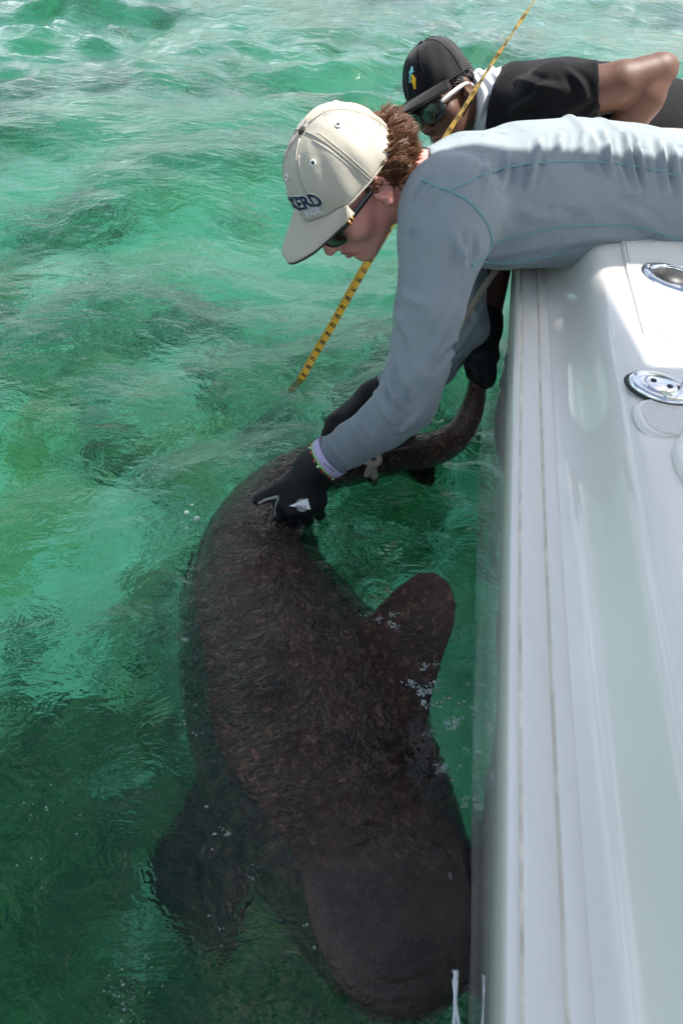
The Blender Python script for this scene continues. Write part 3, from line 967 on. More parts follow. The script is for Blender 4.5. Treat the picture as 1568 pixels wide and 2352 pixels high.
def hand_sdf(f, wrist, mcps, fingers, thumb, rw=0.028, rp=0.0185, rf=0.0118, grow=0.0):
    """wrist point, four knuckles, four finger joint lists, thumb joint list"""
    d = None
    for i, mc in enumerate(mcps):
        e = f.cone(wrist, mc, rw * 0.85 + grow, rp + grow)
        d = e if d is None else smin(d, e, 0.012)
    for i in range(3):
        d = smin(d, f.cone(mcps[i], mcps[i + 1], rp * 0.95 + grow, rp * 0.95 + grow), 0.008)
    for mc, fg in zip(mcps, fingers):
        pts = [mc] + list(fg)
        rad = [rf * 1.12, rf * 1.05, rf * 0.97, rf * 0.85][:len(pts)]
        d = smin(d, f.chain(pts, [r + grow for r in rad]), 0.004)
    tr_ = [rp * 1.05, rf * 1.3, rf * 1.15, rf * 0.95][:len(thumb)]
    d = smin(d, f.chain(thumb, [r + grow for r in tr_]), 0.008)
    return d

# ---- materials
def skin_mat(name, base, dark, red, rough=0.45, spec=0.4):
    m = NM(name)
    oc = m.coord('Object')
    n1 = m.noise(oc, 28, 4, 0.6); n2 = m.noise(oc, 160, 3, 0.6); n3 = m.noise(oc, 420, 2, 0.6)
    c = m.mix(n1, dark, base)
    c = m.mix(m.ramp(n2, [(0.5, (0, 0, 0)), (0.75, (0.55, 0.55, 0.55))]), c, red)
    h = m.math('ADD', m.math('MULTIPLY', n2, 0.6), m.math('MULTIPLY', n3, 0.4))
    m.principled(c, rough, m.bump(h, 0.25, 0.0015), Subsurface__Weight=0.08, Subsurface__Radius=(0.8, 0.3, 0.2), Subsurface__Scale=0.006, Specular__IOR__Level=spec)
    return m.m
M_skin1 = skin_mat('skin_fair', (0.80, 0.40, 0.335), (0.72, 0.28, 0.24), (0.72, 0.19, 0.16))
M_skin2 = skin_mat('skin_brown', (0.125, 0.060, 0.040), (0.075, 0.035, 0.024), (0.105, 0.043, 0.030), 0.55, 0.3)
M_lip1 = simple_mat('lips_pink', (0.50, 0.16, 0.15), 0.35, bump=(300, 0.2, 0.001))
M_lip2 = simple_mat('lips_brown', (0.22, 0.075, 0.06), 0.35, bump=(300, 0.2, 0.001))
def cloth_mat(name, base, dark, ribs, wet=None, rough=0.85, ribdir=(0, 0, 1), sheen=0.15):
    m = NM(name)
    oc = m.coord('Object')
    n1 = m.noise(oc, 6, 4, 0.6); n2 = m.noise(oc, 45, 3)
    c = m.mix(m.math('ADD', m.math('MULTIPLY', n1, 0.6), m.math('MULTIPLY', n2, 0.4)), dark, base)
    if wet:
        wn_ = m.noise(oc, 17, 3, 0.6, 0.4)
        c = m.mix(m.ramp(wn_, [(0.60, (0, 0, 0)), (0.70, (0.7, 0.7, 0.7))]), c, wet)
    if wet:                                           # soaked towards the cuffs
        sp_ = m.n('SeparateXYZ'); m.ln(oc, sp_.inputs[0])
        soak = m.ramp(m.math('ADD', sp_.outputs['Z'], m.math('MULTIPLY', n2, 0.10)), [(0.22, (0.75, 0.75, 0.75)), (0.42, (0, 0, 0))])
        c = m.mix(soak, c, tuple(x * 0.72 for x in wet))
    wv_ = m.n('TexWave', Scale=ribs); wv_.wave_type = 'BANDS'
    wv_.bands_direction = 'X'
    wv_.inputs['Distortion'].default_value = 1.2
    wv_.inputs['Detail'].default_value = 1
    m.ln(m.coord('Object', None, ribdir), wv_.inputs['Vector'])
    c = m.mix(m.math('MULTIPLY', wv_.outputs['Fac'], 0.10), c, tuple(x * 0.72 for x in dark))
    nb_ = m.bump(wv_.outputs['Fac'], 0.10, 0.001)
    nb_ = m.bump(n2, 0.25, 0.004, nb_)
    wr_ = m.n('TexNoise', Scale=16.0, Detail=3.0, Roughness=0.5, Distortion=1.2); wr_.noise_type = 'RIDGED_MULTIFRACTAL'; m.ln(m.coord('Object', (1.0, 1.0, 0.45)), wr_.inputs['Vector'])
    nb_ = m.bump(wr_.outputs['Fac'], 0.30, 0.006, nb_)
    m.principled(c, rough, nb_, Sheen__Weight=sheen, Specular__IOR__Level=0.12)
    return m.m
M_shirt = cloth_mat('grey_sun_shirt', (0.265, 0.305, 0.325), (0.20, 0.235, 0.255), 130, (0.15, 0.19, 0.22), ribdir=(0, 0.75, 0))
M_seam = simple_mat('teal_stitch', (0.15, 0.30, 0.33), 0.8, bump=(600, 0.4, 0.001))
M_tee = cloth_mat('black_tee', (0.0075, 0.0075, 0.0095), (0.004, 0.004, 0.005), 120, sheen=0.04)
M_shorts = cloth_mat('navy_shorts', (0.012, 0.014, 0.025), (0.008, 0.009, 0.015), 150)
m = NM('neoprene'); oc = m.coord('Object')
m.principled(m.mix(m.noise(oc, 30, 3), (0.004, 0.005, 0.0055), (0.008, 0.010, 0.011)), 0.6, m.bump(m.noise(oc, 140, 3), 0.3, 0.002), Specular__IOR__Level=0.2)
M_glove = m.m
M_palm = simple_mat('glove_grey_palm', (0.22, 0.23, 0.22), 0.8, var=0.2)
def cap_mat(name, base, dark, sc=520):
    m = NM(name); oc = m.coord('Object')
    n1 = m.noise(oc, 18, 4); 
    v = m.n('TexVoronoi', Scale=sc); m.ln(oc, v.inputs['Vector'])
    m.principled(m.mix(n1, dark, base), 0.88, m.bump(n1, 0.35, 0.006, m.bump(v.outputs[0], 0.2, 0.001)), Sheen__Weight=0.1, Specular__IOR__Level=0.2)
    return m.m
M_tan = cap_mat('stone_twill', (0.50, 0.465, 0.39), (0.42, 0.385, 0.32))
M_tan_dark = simple_mat('brown_underbrim', (0.05, 0.042, 0.038), 0.9)
M_bcap = cap_mat('black_twill', (0.007, 0.0075, 0.0095), (0.004, 0.0045, 0.006))
M_mesh = cap_mat('black_mesh', (0.030, 0.028, 0.027), (0.012, 0.0115, 0.0115), 350)
M_thread = simple_mat('stitch_thread', (0.62, 0.58, 0.50), 0.9)
M_white = simple_mat('white_thread', (0.80, 0.80, 0.80), 0.85)
M_lav = simple_mat('pale_lilac_thread', (0.66, 0.67, 0.76), 0.85)
M_navy = simple_mat('navy_thread', (0.012, 0.028, 0.062), 0.85, bump=(500, 0.4, 0.001))
M_aqua = simple_mat('aqua_thread', (0.22, 0.66, 0.66), 0.8)
M_gold = simple_mat('yellow_thread', (0.80, 0.45, 0.02), 0.8)
M_frame = simple_mat('black_acetate', (0.012, 0.012, 0.012), 0.22, Coat__Weight=0.6)
M_lens1 = simple_mat('amber_lens', (0.035, 0.014, 0.006), 0.05, Coat__Weight=1.0, Specular__IOR__Level=0.9)
M_lens2 = simple_mat('dark_green_lens', (0.008, 0.014, 0.013), 0.05, Coat__Weight=1.0, Specular__IOR__Level=0.9)
M_silver = simple_mat('silver_temple', (0.75, 0.75, 0.74), 0.25, Metallic=0.6)
M_orange = simple_mat('copper_bar', (0.75, 0.32, 0.10), 0.35, Metallic=0.4)

# ---- text as flat geometry
def text_data(body, size, offset=0.0):
    cu_ = bpy.data.curves.new('t', 'FONT')
    cu_.body = body
    cu_.size = size
    cu_.offset = offset
    cu_.align_x = 'CENTER'
    cu_.resolution_u = 3
    ob = bpy.data.objects.new('t', cu_)
    COL.objects.link(ob)
    dg = bpy.context.evaluated_depsgraph_get()
    me_ = ob.evaluated_get(dg).to_mesh()
    V_ = [tuple(v.co) for v in me_.vertices]
    F_ = [tuple(p.vertices) for p in me_.polygons]
    ob.evaluated_get(dg).to_mesh_clear()
    bpy.data.objects.remove(ob)
    bpy.data.curves.remove(cu_)
    return V_, F_

# ---- caps
class Cap:
    def __init__(s, H, a=0.106, b=0.085, top=0.137, cx=-0.008, zf=0.030, zb=-0.002, tilt=0.0):
        s.H, s.a, s.b, s.top, s.cx, s.zf, s.zb, s.tilt = H, a, b, top, cx, zf, zb, tilt
    def rim_z(s, phi):
        return s.zb + (s.zf - s.zb) * (0.5 + 0.5 * math.cos(phi))
    def loc(s, phi, th, lift=0.0):
        zr = s.rim_z(phi)
        c, sn = max(math.cos(th), 0.0) ** 0.72, math.sin(th) ** 1.08
        puck = 0.0
        for k in range(6):
            dphi = (phi - math.pi / 6 * (2 * k + 1) + math.pi) % (2 * math.pi) - math.pi
            puck += math.exp(-(dphi / 0.05) ** 2)
        r = 1 - 0.010 * puck * math.cos(th)
        cr_ = 0.0016 * math.sin(7 * phi + 3 * th) * math.cos(th) + 0.0012 * math.sin(13 * phi - 5 * th)
        af = s.a * (1.02 if math.cos(phi) > 0 else 1.0)
        x = s.cx + (af * r + lift + cr_) * c * math.cos(phi)
        y = (s.b * r + lift + cr_) * c * math.sin(phi)
        z = zr + (s.top - zr) * sn + lift * sn
        return (x, y, z)
    def pt(s, phi, th, lift=0.0):
        return s.H.w(s.loc(phi, th, lift))
    def build(s, person, mat, brim_mat, under_mat, button_mat, back_mat=None, name='cap'):
        nphi, nth = 96, 22
        def dome(phis, nm, mt, parent):
            V_, F_ = [], []
            for p in phis:
                for j in range(nth + 1):
                    V_.append(tuple(s.pt(p, math.pi / 2 * j / nth)))
            n = nth + 1
            for i in range(len(phis) - 1):
                for j in range(nth):
                    F_.append((i * n + j, (i + 1) * n + j, (i + 1) * n + j + 1, i * n + j + 1))
            o = mesh_obj(nm, V_, F_, mt, parent)
            sd = o.modifiers.new('s', 'SOLIDIFY'); sd.thickness = 0.0022; sd.offset = -1
            return o
        cap = None
        for k in range(6):                        # six sewn panels
            c0 = math.pi / 3 * k
            ph = list(np.linspace(c0 - math.pi / 6, c0 + math.pi / 6, 17))
            mt = back_mat if (back_mat and k in (2, 3, 4)) else mat
            if cap is None:
                cap = dome(ph, name, mt, person)
            else:
                dome(ph, 'panel', mt, cap)
        for k in range(6):
            ph = math.pi / 6 * (2 * k + 1)
            tube('seam', [s.pt(ph, t, 0.0006) for t in np.linspace(0.02, 1.5, 22)], 0.0011, mat, cap, 5)
            if back_mat is None:
                for dd in (-0.05, 0.05):
                    tube('stitching', [s.pt(ph + dd / max(0.25, math.cos(t)), t, 0.0004) for t in np.linspace(0.02, 1.25, 20)], 0.0005, M_thread, cap, 4)
        tube('hem', [s.pt(p, 0.0, 0.0008) for p in np.linspace(0, 2 * math.pi, 65)], 0.0018, mat, cap, 6)
        if back_mat is None:
            tube('stitching', [s.pt(p, 0.10, 0.0006) for p in np.linspace(-1.0, 1.0, 33)], 0.0005, M_thread, cap, 4)
            tube('stitching', [s.pt(p, 0.13, 0.0006) for p in np.linspace(-1.0, 1.0, 33)], 0.0005, M_thread, cap, 4)
        # button
        bm = bmesh.new(); bmesh.ops.create_uvsphere(bm, u_segments=16, v_segments=8, radius=0.0075)
        me_ = bpy.data.meshes.new('button'); bm.to_mesh(me_); bm.free(); me_.materials.append(button_mat)
        me_.polygons.foreach_set('use_smooth', [True] * len(me_.polygons))
        bt = link(bpy.data.objects.new('button', me_), cap)
        bt.matrix_world = Matrix.Translation(s.H.w((s.cx, 0, s.top + 0.001))) @ Matrix((( s.H.F.x, s.H.L.x, s.H.U.x, 0), (s.H.F.y, s.H.L.y, s.H.U.y, 0), (s.H.F.z, s.H.L.z, s.H.U.z, 0), (0, 0, 0, 1))) @ Matrix.Diagonal((1, 1, 0.55, 1))
        # eyelets
        if back_mat is None:
            for k in range(6):
                ph = math.pi / 3 * k
                c = s.pt(ph, 0.95, 0.0012)
                n_ = (s.pt(ph, 0.95, 0.01) - c).normalized()
                t1 = n_.orthogonal().normalized(); t2 = n_.cross(t1)
                rg = [c + t1 * math.cos(t) * 0.0040 + t2 * math.sin(t) * 0.0040 for t in np.linspace(0, 2 * math.pi, 17)]
                ey = tube('eyelet', rg, 0.0014, M_white, cap, 6)
                tube('eyelet_hole', [c - n_ * 0.001, c + n_ * 0.0003], 0.0027, M_tan_dark, ey, 10)
        # brim
        nu, nv = 37, 14
        V_ = []
        for i in range(nu):
            u = -1 + 2 * i / (nu - 1)
            phi = u * 1.06
            b0 = Vector(s.loc(phi, 0.02, 0.0008))
            ln = 0.076 * (1 - abs(u) ** 2.6) + 0.003
            for j in range(nv):
                v = j / (nv - 1)
                q = b0 + Vector((ln * v, 0.10 * u * ln * v, 0))
                q.z += -0.014 * v * v - 0.010 * (u * u) * v + 0.004 * v - s.tilt * v
                V_.append(tuple(s.H.w(q)))
        F_ = [(i * nv + j, i * nv + j + 1, (i + 1) * nv + j + 1, (i + 1) * nv + j) for i in range(nu - 1) for j in range(nv - 1)]
        br = mesh_obj('brim', V_, F_, brim_mat, cap)
        br.data.materials.append(under_mat)
        sd = br.modifiers.new('s', 'SOLIDIFY'); sd.thickness = 0.0032; sd.offset = 1
        sd.material_offset = 1; sd.material_offset_rim = 0
        edge = [Vector(V_[i * nv + nv - 1]) - s.H.U * 0.0016 for i in range(nu)]
        tube('brim_edge', edge, 0.0021, brim_mat if back_mat else under_mat, br, 6)
        if back_mat is None:
            for jj in (11, 8, 5):
                tube('stitching', [Vector(V_[i * nv + jj]) + s.H.U * 0.0004 for i in range(2, nu - 2)], 0.0004, M_tan, br, 4)
        s.obj = cap
        return cap
    def wrap(s, name, data, mat, phi0, th0, rot=0.0, lift=0.001, arch=0.0, parent=None, thick=0.0006):
        """flat shapes (metres) wrapped on the dome around azimuth phi0, elevation th0"""
        V_, F_ = data
        R_ = 0.095
        out = []
        c_, s_ = math.cos(rot), math.sin(rot)
        for x, y, z in V_:
            X, Y = x * c_ - y * s_, x * s_ + y * c_
            Y += -arch * X * X
            out.append(tuple(s.pt(phi0 + X / R_, max(0.0, th0 + Y / 0.105), lift)))
        o = mesh_obj(name, out, F_, mat, parent or s.obj, smooth=False)
        sd = o.modifiers.new('s', 'SOLIDIFY'); sd.thickness = thick; sd.offset = 1
        return o

def sunglasses(H, person, frame_mat, lens_mat, temple_mat, lens_w=0.030, lens_h=0.021, z0=-0.004, bars=None):
    V_, F_ = [], []
    gl_ = None
    lens = []
    def lp(y, z, lift=0.0):      # wrap-around front
        x = 0.1135 - 6.0 * y * y + lift
        return H.w((x, y, z0 + z))
    rim_d = []
    for s_ in (1, -1):
        rg = []
        cy = 0.036 * s_
        for t in np.linspace(0, 2 * math.pi, 33):
            ct, st = math.cos(t), math.sin(t)
            e = 0.62
            yy = cy + s_ * lens_w * math.copysign(abs(ct) ** e, ct)
            zz = lens_h * math.copysign(abs(st) ** e, st) - (0.003 if ct < 0 else 0)
            rg.append((yy, zz))
        rim_d.append(tube_data([lp(a, b, 0.0005) for a, b in rg], 0.0019, 6))
        n = len(rg) - 1
        LV, LF = [tuple(lp(cy, 0, 0.002))], []
        for fr in (0.5, 1.0):
            for a, b in rg[:-1]:
                LV.append(tuple(lp(cy + (a - cy) * fr, b * fr, 0.002 * (1 - fr * fr))))
        for k in range(n):
            LF.append((0, 1 + k, 1 + (k + 1) % n)); LF.append((1 + k, 1 + n + k, 1 + n + (k + 1) % n, 1 + (k + 1) % n))
        lens.append((LV, LF))
    rim_d.append(tube_data([lp(y, 0.006) for y in np.linspace(-0.012, 0.012, 7)], 0.0028, 6))
    v, f = merge(rim_d)
    fr = mesh_obj('sunglasses', v, f, frame_mat, person)
    for LV, LF in lens:
        mesh_obj('lens', LV, LF, lens_mat, fr)
    for s_ in (1, -1):
        pts = [(0.092, 0.066 * s_, 0.006), (0.075, 0.074 * s_, 0.007), (0.04, 0.0795 * s_, 0.006), (0.0, 0.0835 * s_, 0.003), (-0.02, 0.084 * s_, -0.004), (-0.036, 0.082 * s_, -0.018)]
        path = [H.w(tuple(q)) for q in spline(pts, 16)]
        tm = tube('temple', path, [0.0052] * 9 + [0.0042] * 7, temple_mat, fr, 8, flat=0.38, normal=H.L * s_)
        if bars and s_ == 1:
            for q0 in (0.058, 0.066):
                a_ = H.w((q0, 0.0795, 0.0105)); b_ = H.w((q0 + 0.002, 0.0795, 0.0015))
                tube('temple_bar', [a_, b_], 0.0020, bars, tm, 6)
    return fr
def strands(name, roots, mat, parent, sides=4):
    """roots: list of (path, radii)"""
    ds = [tube_data(p, r, sides, cap=False) for p, r in roots]
    v, f = merge(ds)
    return mesh_obj(name, v, f, mat, parent)

# ---------------------------------------------------------------- person in the stone cap and grey sun shirt
H1o = P(803, 418, 1.17)
F_, L_, U_ = head_frame(H1o, (-0.54, -0.80, 0.17), (-0.66, 0.54, 0.52))
H1 = Head(H1o, F_, L_, U_, 0.93)
# torso frame
C = [P(1085, 466, 1.25), P(1205, 450, 1.28), P(1330, 442, 1.30), P(1460, 450, 1.30), P(1600, 480, 1.30), P(1760, 540, 1.30)]
t_ax = (C[3] - C[0]).normalized()
n_ax = Vector((0, 0, 1)); n_ax = (n_ax - t_ax * n_ax.dot(t_ax)).normalized()
# lean: the back is turned a little to the viewer
n_ax = Quaternion(t_ax, math.radians(10)) @ n_ax
w_ax = n_ax.cross(t_ax).normalized()
WSQ = 0.66
TR = [0.094, 0.110, 0.112, 0.108, 0.106, 0.110]
A1 = [P(1032, 485, 1.13), P(1014, 575, 1.11), P(985, 720, 1.12), P(955, 850, 1.15), P(932, 925, 1.175)]
A1r = [0.068, 0.0665, 0.056, 0.051, 0.049]
A1b = [P(932, 925, 1.175), P(880, 975, 1.21), P(815, 1015, 1.255), P(770, 1042, 1.28), P(728, 1067, 1.305)]
A1br = [0.048, 0.044, 0.0385, 0.0335, 0.030]
SF = P(1080, 452, 1.42)
A2 = [SF, P(1050, 560, 1.40), P(1048, 650, 1.395), P(1058, 760, 1.39)]
A2r = [0.072, 0.066, 0.058, 0.052]
A2b = [P(1058, 760, 1.39), P(1000, 835, 1.41), P(930, 878, 1.425), P(868, 905, 1.44)]
A2br = [0.052, 0.046, 0.040, 0.031]
NK = [H1.w((-0.025, 0, -0.045)), P(985, 440, 1.20), P(1060, 435, 1.25)]
def torso_space(f):
    g = f.local(C[0], [tuple(t_ax), tuple(w_ax), tuple(n_ax)])
    return Field(g.x, g.y * WSQ, g.z)
Cl = [((c - C[0]).dot(t_ax), (c - C[0]).dot(w_ax) * WSQ, (c - C[0]).dot(n_ax)) for c in C]
def trunk(f, off):
    g = torso_space(f)
    d = g.chain(Cl, [r - off for r in TR])
    d = smin(d, f.cone(A1[0], SF, 0.072 - off, 0.068 - off), 0.03)          # shoulder girdle
    d = smin(d, f.chain(NK[1:], [0.070 - off, 0.085 - off]), 0.04)
    return d
HIP = C[-1]
LEGS = [[HIP + w_ax * s + t_ax * 0.02, HIP + w_ax * s * 1.2 + t_ax * 0.10 + Vector((0.05, 0, -0.22)), HIP + w_ax * s * 1.2 + t_ax * 0.02 + Vector((0.02, 0, -0.47)), HIP + w_ax * s * 1.2 + Vector((0.28, 0, -0.50))] for s in (-0.09, 0.09)]
# gloved near hand
WR = P(722, 1071, 1.308)
MC = [P(648, 1152, 1.325), P(676, 1166, 1.325), P(704, 1163, 1.325), P(728, 1150, 1.328)]
FG = [[P(640, 1186, 1.340), P(644, 1204, 1.37), P(654, 1206, 1.40)],
      [P(670, 1192, 1.345), P(674, 1204, 1.375), P(682, 1200, 1.40)],
      [P(702, 1188, 1.345), P(706, 1198, 1.375), P(712, 1194, 1.40)],
      [P(730, 1172, 1.345), P(734, 1184, 1.37), P(738, 1182, 1.39)]]
TH = [P(694, 1098, 1.312), P(655, 1118, 1.315), P(622, 1134, 1.325), P(592, 1148, 1.335)]
# gloved far hand
WR2 = P(866, 907, 1.44)
MC2 = [P(768, 975, 1.405), P(772, 970, 1.425), P(778, 965, 1.445), P(788, 962, 1.46)]
FG2 = [[P(752, 996, 1.41), P(750, 1012, 1.425), P(756, 1022, 1.44)], [P(756, 990, 1.43), P(754, 1006, 1.445), P(760, 1014, 1.46)],
       [P(762, 985, 1.45), P(760, 998, 1.465), P(766, 1006, 1.475)], [P(772, 980, 1.468), P(770, 990, 1.48), P(776, 996, 1.49)]]
TH2 = [P(830, 935, 1.42), P(800, 962, 1.40), P(782, 985, 1.395), P(772, 1003, 1.40)]
def body1(f):
    d = trunk(f, 0.012)
    d = smin(d, f.chain(A1 + A1b[1:], [r - 0.011 for r in A1r + A1br[1:]]), 0.02)
    d = smin(d, f.chain(A2 + A2b[1:], [r - 0.011 for r in A2r + A2br[1:]]), 0.02)
    for lg in LEGS:
        d = smin(d, f.chain(lg, [0.085, 0.075, 0.055, 0.045]), 0.03)
    d = smin(d, hand_sdf(f, WR, MC, FG, TH, grow=-0.0028), 0.01)
    d = smin(d, hand_sdf(f, WR2, MC2, FG2, TH2, grow=-0.0028), 0.01)
    hd = head_sdf(H1.local(f))
    d = smin(d, f.chain(NK, [0.052, 0.058, 0.06]), 0.03)
    return smin(d, hd, 0.018)
person1 = sdf_obj('person', body1, (-0.32, 0.72, -0.06), (1.15, 1.75, 0.92), 0.0034, M_skin1, None, relax=1)
tag(person1, 'person in stone cap and grey long-sleeved shirt reaching down to grip the shark', 'person')
def shirt1(f):
    d = trunk(f, 0.0)
    s1 = f.chain(A1, A1r, 0.01)
    s1 = smin(s1, f.chain(A1b, A1br, 0.01), 0.022)
    s2 = smin(f.chain(A2, A2r, 0.01), f.chain(A2b, A2br, 0.01), 0.022)
    # folds: along the back, across the sleeves, bunched at the elbows
    g = torso_space(f)
    ph = g.x * 78 + 2.2 * np.sin(g.y * 22 + 1.0) + 1.4 * np.sin(g.x * 23 + g.y * 9)
    up = np.clip(g.z / 0.10, 0, 1)
    fold = np.exp(-(((np.mod(ph, 2 * np.pi) - np.pi) / 0.75) ** 2))
    amp = np.clip((g.x - 0.03) / 0.12, 0, 1) * up
    d = d - 0.0055 * amp * fold * (0.55 + 0.45 * np.sin(g.x * 31 + 1.3))
    d = d - 0.0035 * (1 - up) * vnoise(g.x * 30, g.y * 22, g.z * 55, 3)
    ax = (A1[-1] - A1[0]).normalized()
    q = (f.x - A1[0].x) * ax.x + (f.y - A1[0].y) * ax.y + (f.z - A1[0].z) * ax.z
    s1 = s1 - 0.0018 * vnoise(f.x * 38, f.y * 38, f.z * 18, 5) - 0.0016 * np.abs(np.sin(f.x * 55 + f.z * 26 + 2.4 * np.sin(f.z * 19 + f.y * 11))) ** 3 * np.clip((q - 0.12) / 0.1, 0.25, 1) - 0.0008 * np.sin(q * 95 + 5 * np.sin(f.x * 28 + f.y * 17)) * np.clip((q - 0.22) / 0.06, 0, 1)
    s2 = s2 - 0.0045 * vnoise(f.x * 40, f.y * 40, f.z * 30, 8)
    d = smin(d, s1, 0.06)
    d = smin(d, s2, 0.03)
    # neck opening, cuffs and hem planes
    nd = (NK[0] - NK[1]).normalized()
    o = P(968, 440, 1.19)
    for w_, prv, rr in ((A1b[-1], A1b[-2], 0.06), (A2b[-1], A2b[-2], 0.06)):
        dr = (w_ - prv).normalized()
        cut = (f.x - w_.x) * dr.x + (f.y - w_.y) * dr.y + (f.z - w_.z) * dr.z
        near = f.sph(w_, rr)
        d = np.where(near < 0, np.maximum(d, cut), d)
    hem = (f.x - HIP.x) * t_ax.x + (f.y - HIP.y) * t_ax.y + (f.z - HIP.z) * t_ax.z - 0.02
    d = np.maximum(d, hem)
    # collar edge: trimmed round the neck
    cn = (f.x - o.x) * nd.x + (f.y - o.y) * nd.y + (f.z - o.z) * nd.z
    neck_near = f.cone(NK[0], NK[1], 0.088, 0.088)
    d = np.where((neck_near < 0) & (f.cone(A1[0], A1[1], 0.07, 0.07) > 0.004), np.maximum(d, cn), d)
    return d
shirt = sdf_obj('shirt', shirt1, (-0.12, 0.72, 0.08), (1.12, 1.75, 0.92), 0.0036, M_shirt, person1, relax=1)
crease(shirt, [([(1118, 372), (1117, 405), (1112, 440)], 0.005, 0.006), ([(1164, 352), (1160, 395), (1150, 438)], 0.006, 0.006), ([(1238, 318), (1228, 370), (1210, 430)], 0.0065, 0.006),
    ([(1288, 306), (1282, 332), (1274, 356)], 0.005, 0.006), ([(1340, 300), (1336, 330), (1322, 360)], 0.004, 0.006), ([(1384, 298), (1394, 350), (1404, 405)], 0.007, 0.006), ([(1437, 305), (1446, 375), (1464, 440)], 0.0075, 0.006),
    ([(1456, 304), (1466, 355), (1484, 424)], 0.006, 0.005), ([(1512, 318), (1520, 370), (1530, 440)], 0.007, 0.006), ([(1545, 330), (1552, 390), (1566, 450)], 0.005, 0.006),
    ([(1066, 622), (1058, 580), (1040, 535)], 0.005, 0.007), ([(1040, 640), (1060, 590), (1078, 556)], 0.005, 0.006), ([(1085, 600), (1090, 570), (1086, 540)], -0.004, 0.006),
    ([(893, 825), (896, 885), (914, 935)], 0.0055, 0.006), ([(905, 780), (918, 850), (945, 905)], 0.004, 0.007), ([(878, 872), (900, 925), (935, 960)], -0.005, 0.006), ([(860, 900), (885, 950), (925, 985)], 0.005, 0.006),
    ([(828, 940), (842, 985), (870, 1020)], 0.0045, 0.006), ([(800, 965), (812, 1005), (838, 1040)], -0.003, 0.006), ([(955, 960), (930, 985), (905, 990)], 0.004, 0.006),
    ([(905, 660), (945, 690), (985, 700)], 0.003, 0.008), ([(903, 720), (930, 760), (950, 810)], 0.003, 0.007), ([(1050, 700), (1020, 760), (985, 830)], 0.0035, 0.008),
    ([(730, 1040), (748, 1066), (772, 1086)], 0.003, 0.004), ([(742, 1030), (762, 1058), (790, 1082)], 0.003, 0.004), ([(758, 1020), (780, 1050), (808, 1070)], 0.0025, 0.005),
    ([(1130, 590), (1190, 575), (1270, 560)], 0.004, 0.008), ([(1300, 560), (1380, 545), (1470, 556)], 0.0045, 0.009), ([(1400, 470), (1470, 500), (1540, 560)], 0.005, 0.009), ([(1180, 480), (1240, 500), (1330, 500)], 0.003, 0.010),
    ([(940, 480), (960, 440), (990, 405)], -0.004, 0.006), ([(960, 500), (985, 455), (1015, 425)], 0.004, 0.006), ([(1095, 640), (1085, 700), (1100, 750)], 0.004, 0.006), ([(1108, 690), (1080, 760), (1030, 820)], 0.005, 0.006), ([(1070, 780), (1040, 800), (1000, 850)], -0.004, 0.006)])
SB1 = bvh_of(shirt)
def seam(pts, r=0.0016, n=40, mat=M_seam, b=SB1, par=shirt, nm='seam', lift=0.0004):
    out = []
    for x, y in spline(pts, n):
        h = cast(b, x, y, lift)
        if h: out.append(h[0])
    if len(out) > 3:
        o_ = np.array([tuple(q) for q in out])
        for _ in range(2): o_[1:-1] = 0.25 * o_[:-2] + 0.5 * o_[1:-1] + 0.25 * o_[2:]
        tube(nm, [tuple(q) for q in o_], r, mat, par, 6)
seam([(1028, 440), (1060, 425), (1110, 400), (1180, 382), (1260, 373), (1350, 372), (1430, 378), (1500, 390), (1564, 408)], n=70)
seam([(968, 412), (1000, 428), (1040, 442), (1075, 462), (1105, 495), (1124, 530), (1128, 560), (1112, 590), (1082, 612)], 0.002, n=60)
seam([(1128, 562), (1180, 545), (1260, 526), (1340, 517), (1420, 518), (1500, 530), (1564, 556)], n=60)
seam([(1105, 600), (1160, 605), (1230, 594), (1300, 580)], n=40)
seam([(1102, 620), (1096, 680), (1098, 730), (1080, 775), (1060, 810), (1020, 860)], 0.0013, n=40)
# gloves
def cuffed(hs, w_, prev, ra):
    def fn(f):
        d = hs(f)
        dr = (prev - w_).normalized()
        d = smin(d, f.cone(w_ - dr * 0.012, w_ + dr * 0.030, ra * 0.94, ra), 0.014)
        cut = (f.x - w_.x) * dr.x + (f.y - w_.y) * dr.y + (f.z - w_.z) * dr.z - 0.027
        d = np.maximum(d, cut)
        return d + 0.0012 * vnoise(f.x * 75, f.y * 75, f.z * 75, 4)
    return fn
def box_of(pts, m_=0.05):
    a = np.array([tuple(p) for p in pts]); return a.min(0) - m_, a.max(0) + m_
lo_, hi_ = box_of([WR] + MC + [q for g_ in FG for q in g_] + TH, 0.055)
glove1 = sdf_obj('glove', cuffed(lambda f: hand_sdf(f, WR, MC, FG, TH), WR, A1b[-2], 0.0365), lo_, hi_, 0.0022, M_glove, person1)
glove1['label'] = 'black neoprene glove with a white triangle emblem'
lo_, hi_ = box_of([WR2] + MC2 + [q for g_ in FG2 for q in g_] + TH2, 0.055)
glove2 = sdf_obj('glove', cuffed(lambda f: hand_sdf(f, WR2, MC2, FG2, TH2), WR2, A2b[-2], 0.036), lo_, hi_, 0.0025, M_glove, person1)
GB1 = bvh_of(glove1)
# grey palm piping showing along the thumb and between thumb and hand
def on_glove(pts, r, mat, nm, b=GB1, par=glove1, n=20, lift=0.0002, flat=1.0):
    out = [h[0] for h in (cast(b, x, y, lift) for x, y in spline(pts, n)) if h]
    if len(out) > 2: tube(nm, out, r, mat, par, 6)
on_glove([(594, 1156), (612, 1147), (630, 1143), (640, 1141)], 0.0032, M_palm, 'palm_panel')
on_glove([(641, 1142), (634, 1158), (632, 1172), (631, 1186)], 0.0016, M_palm, 'palm_panel')
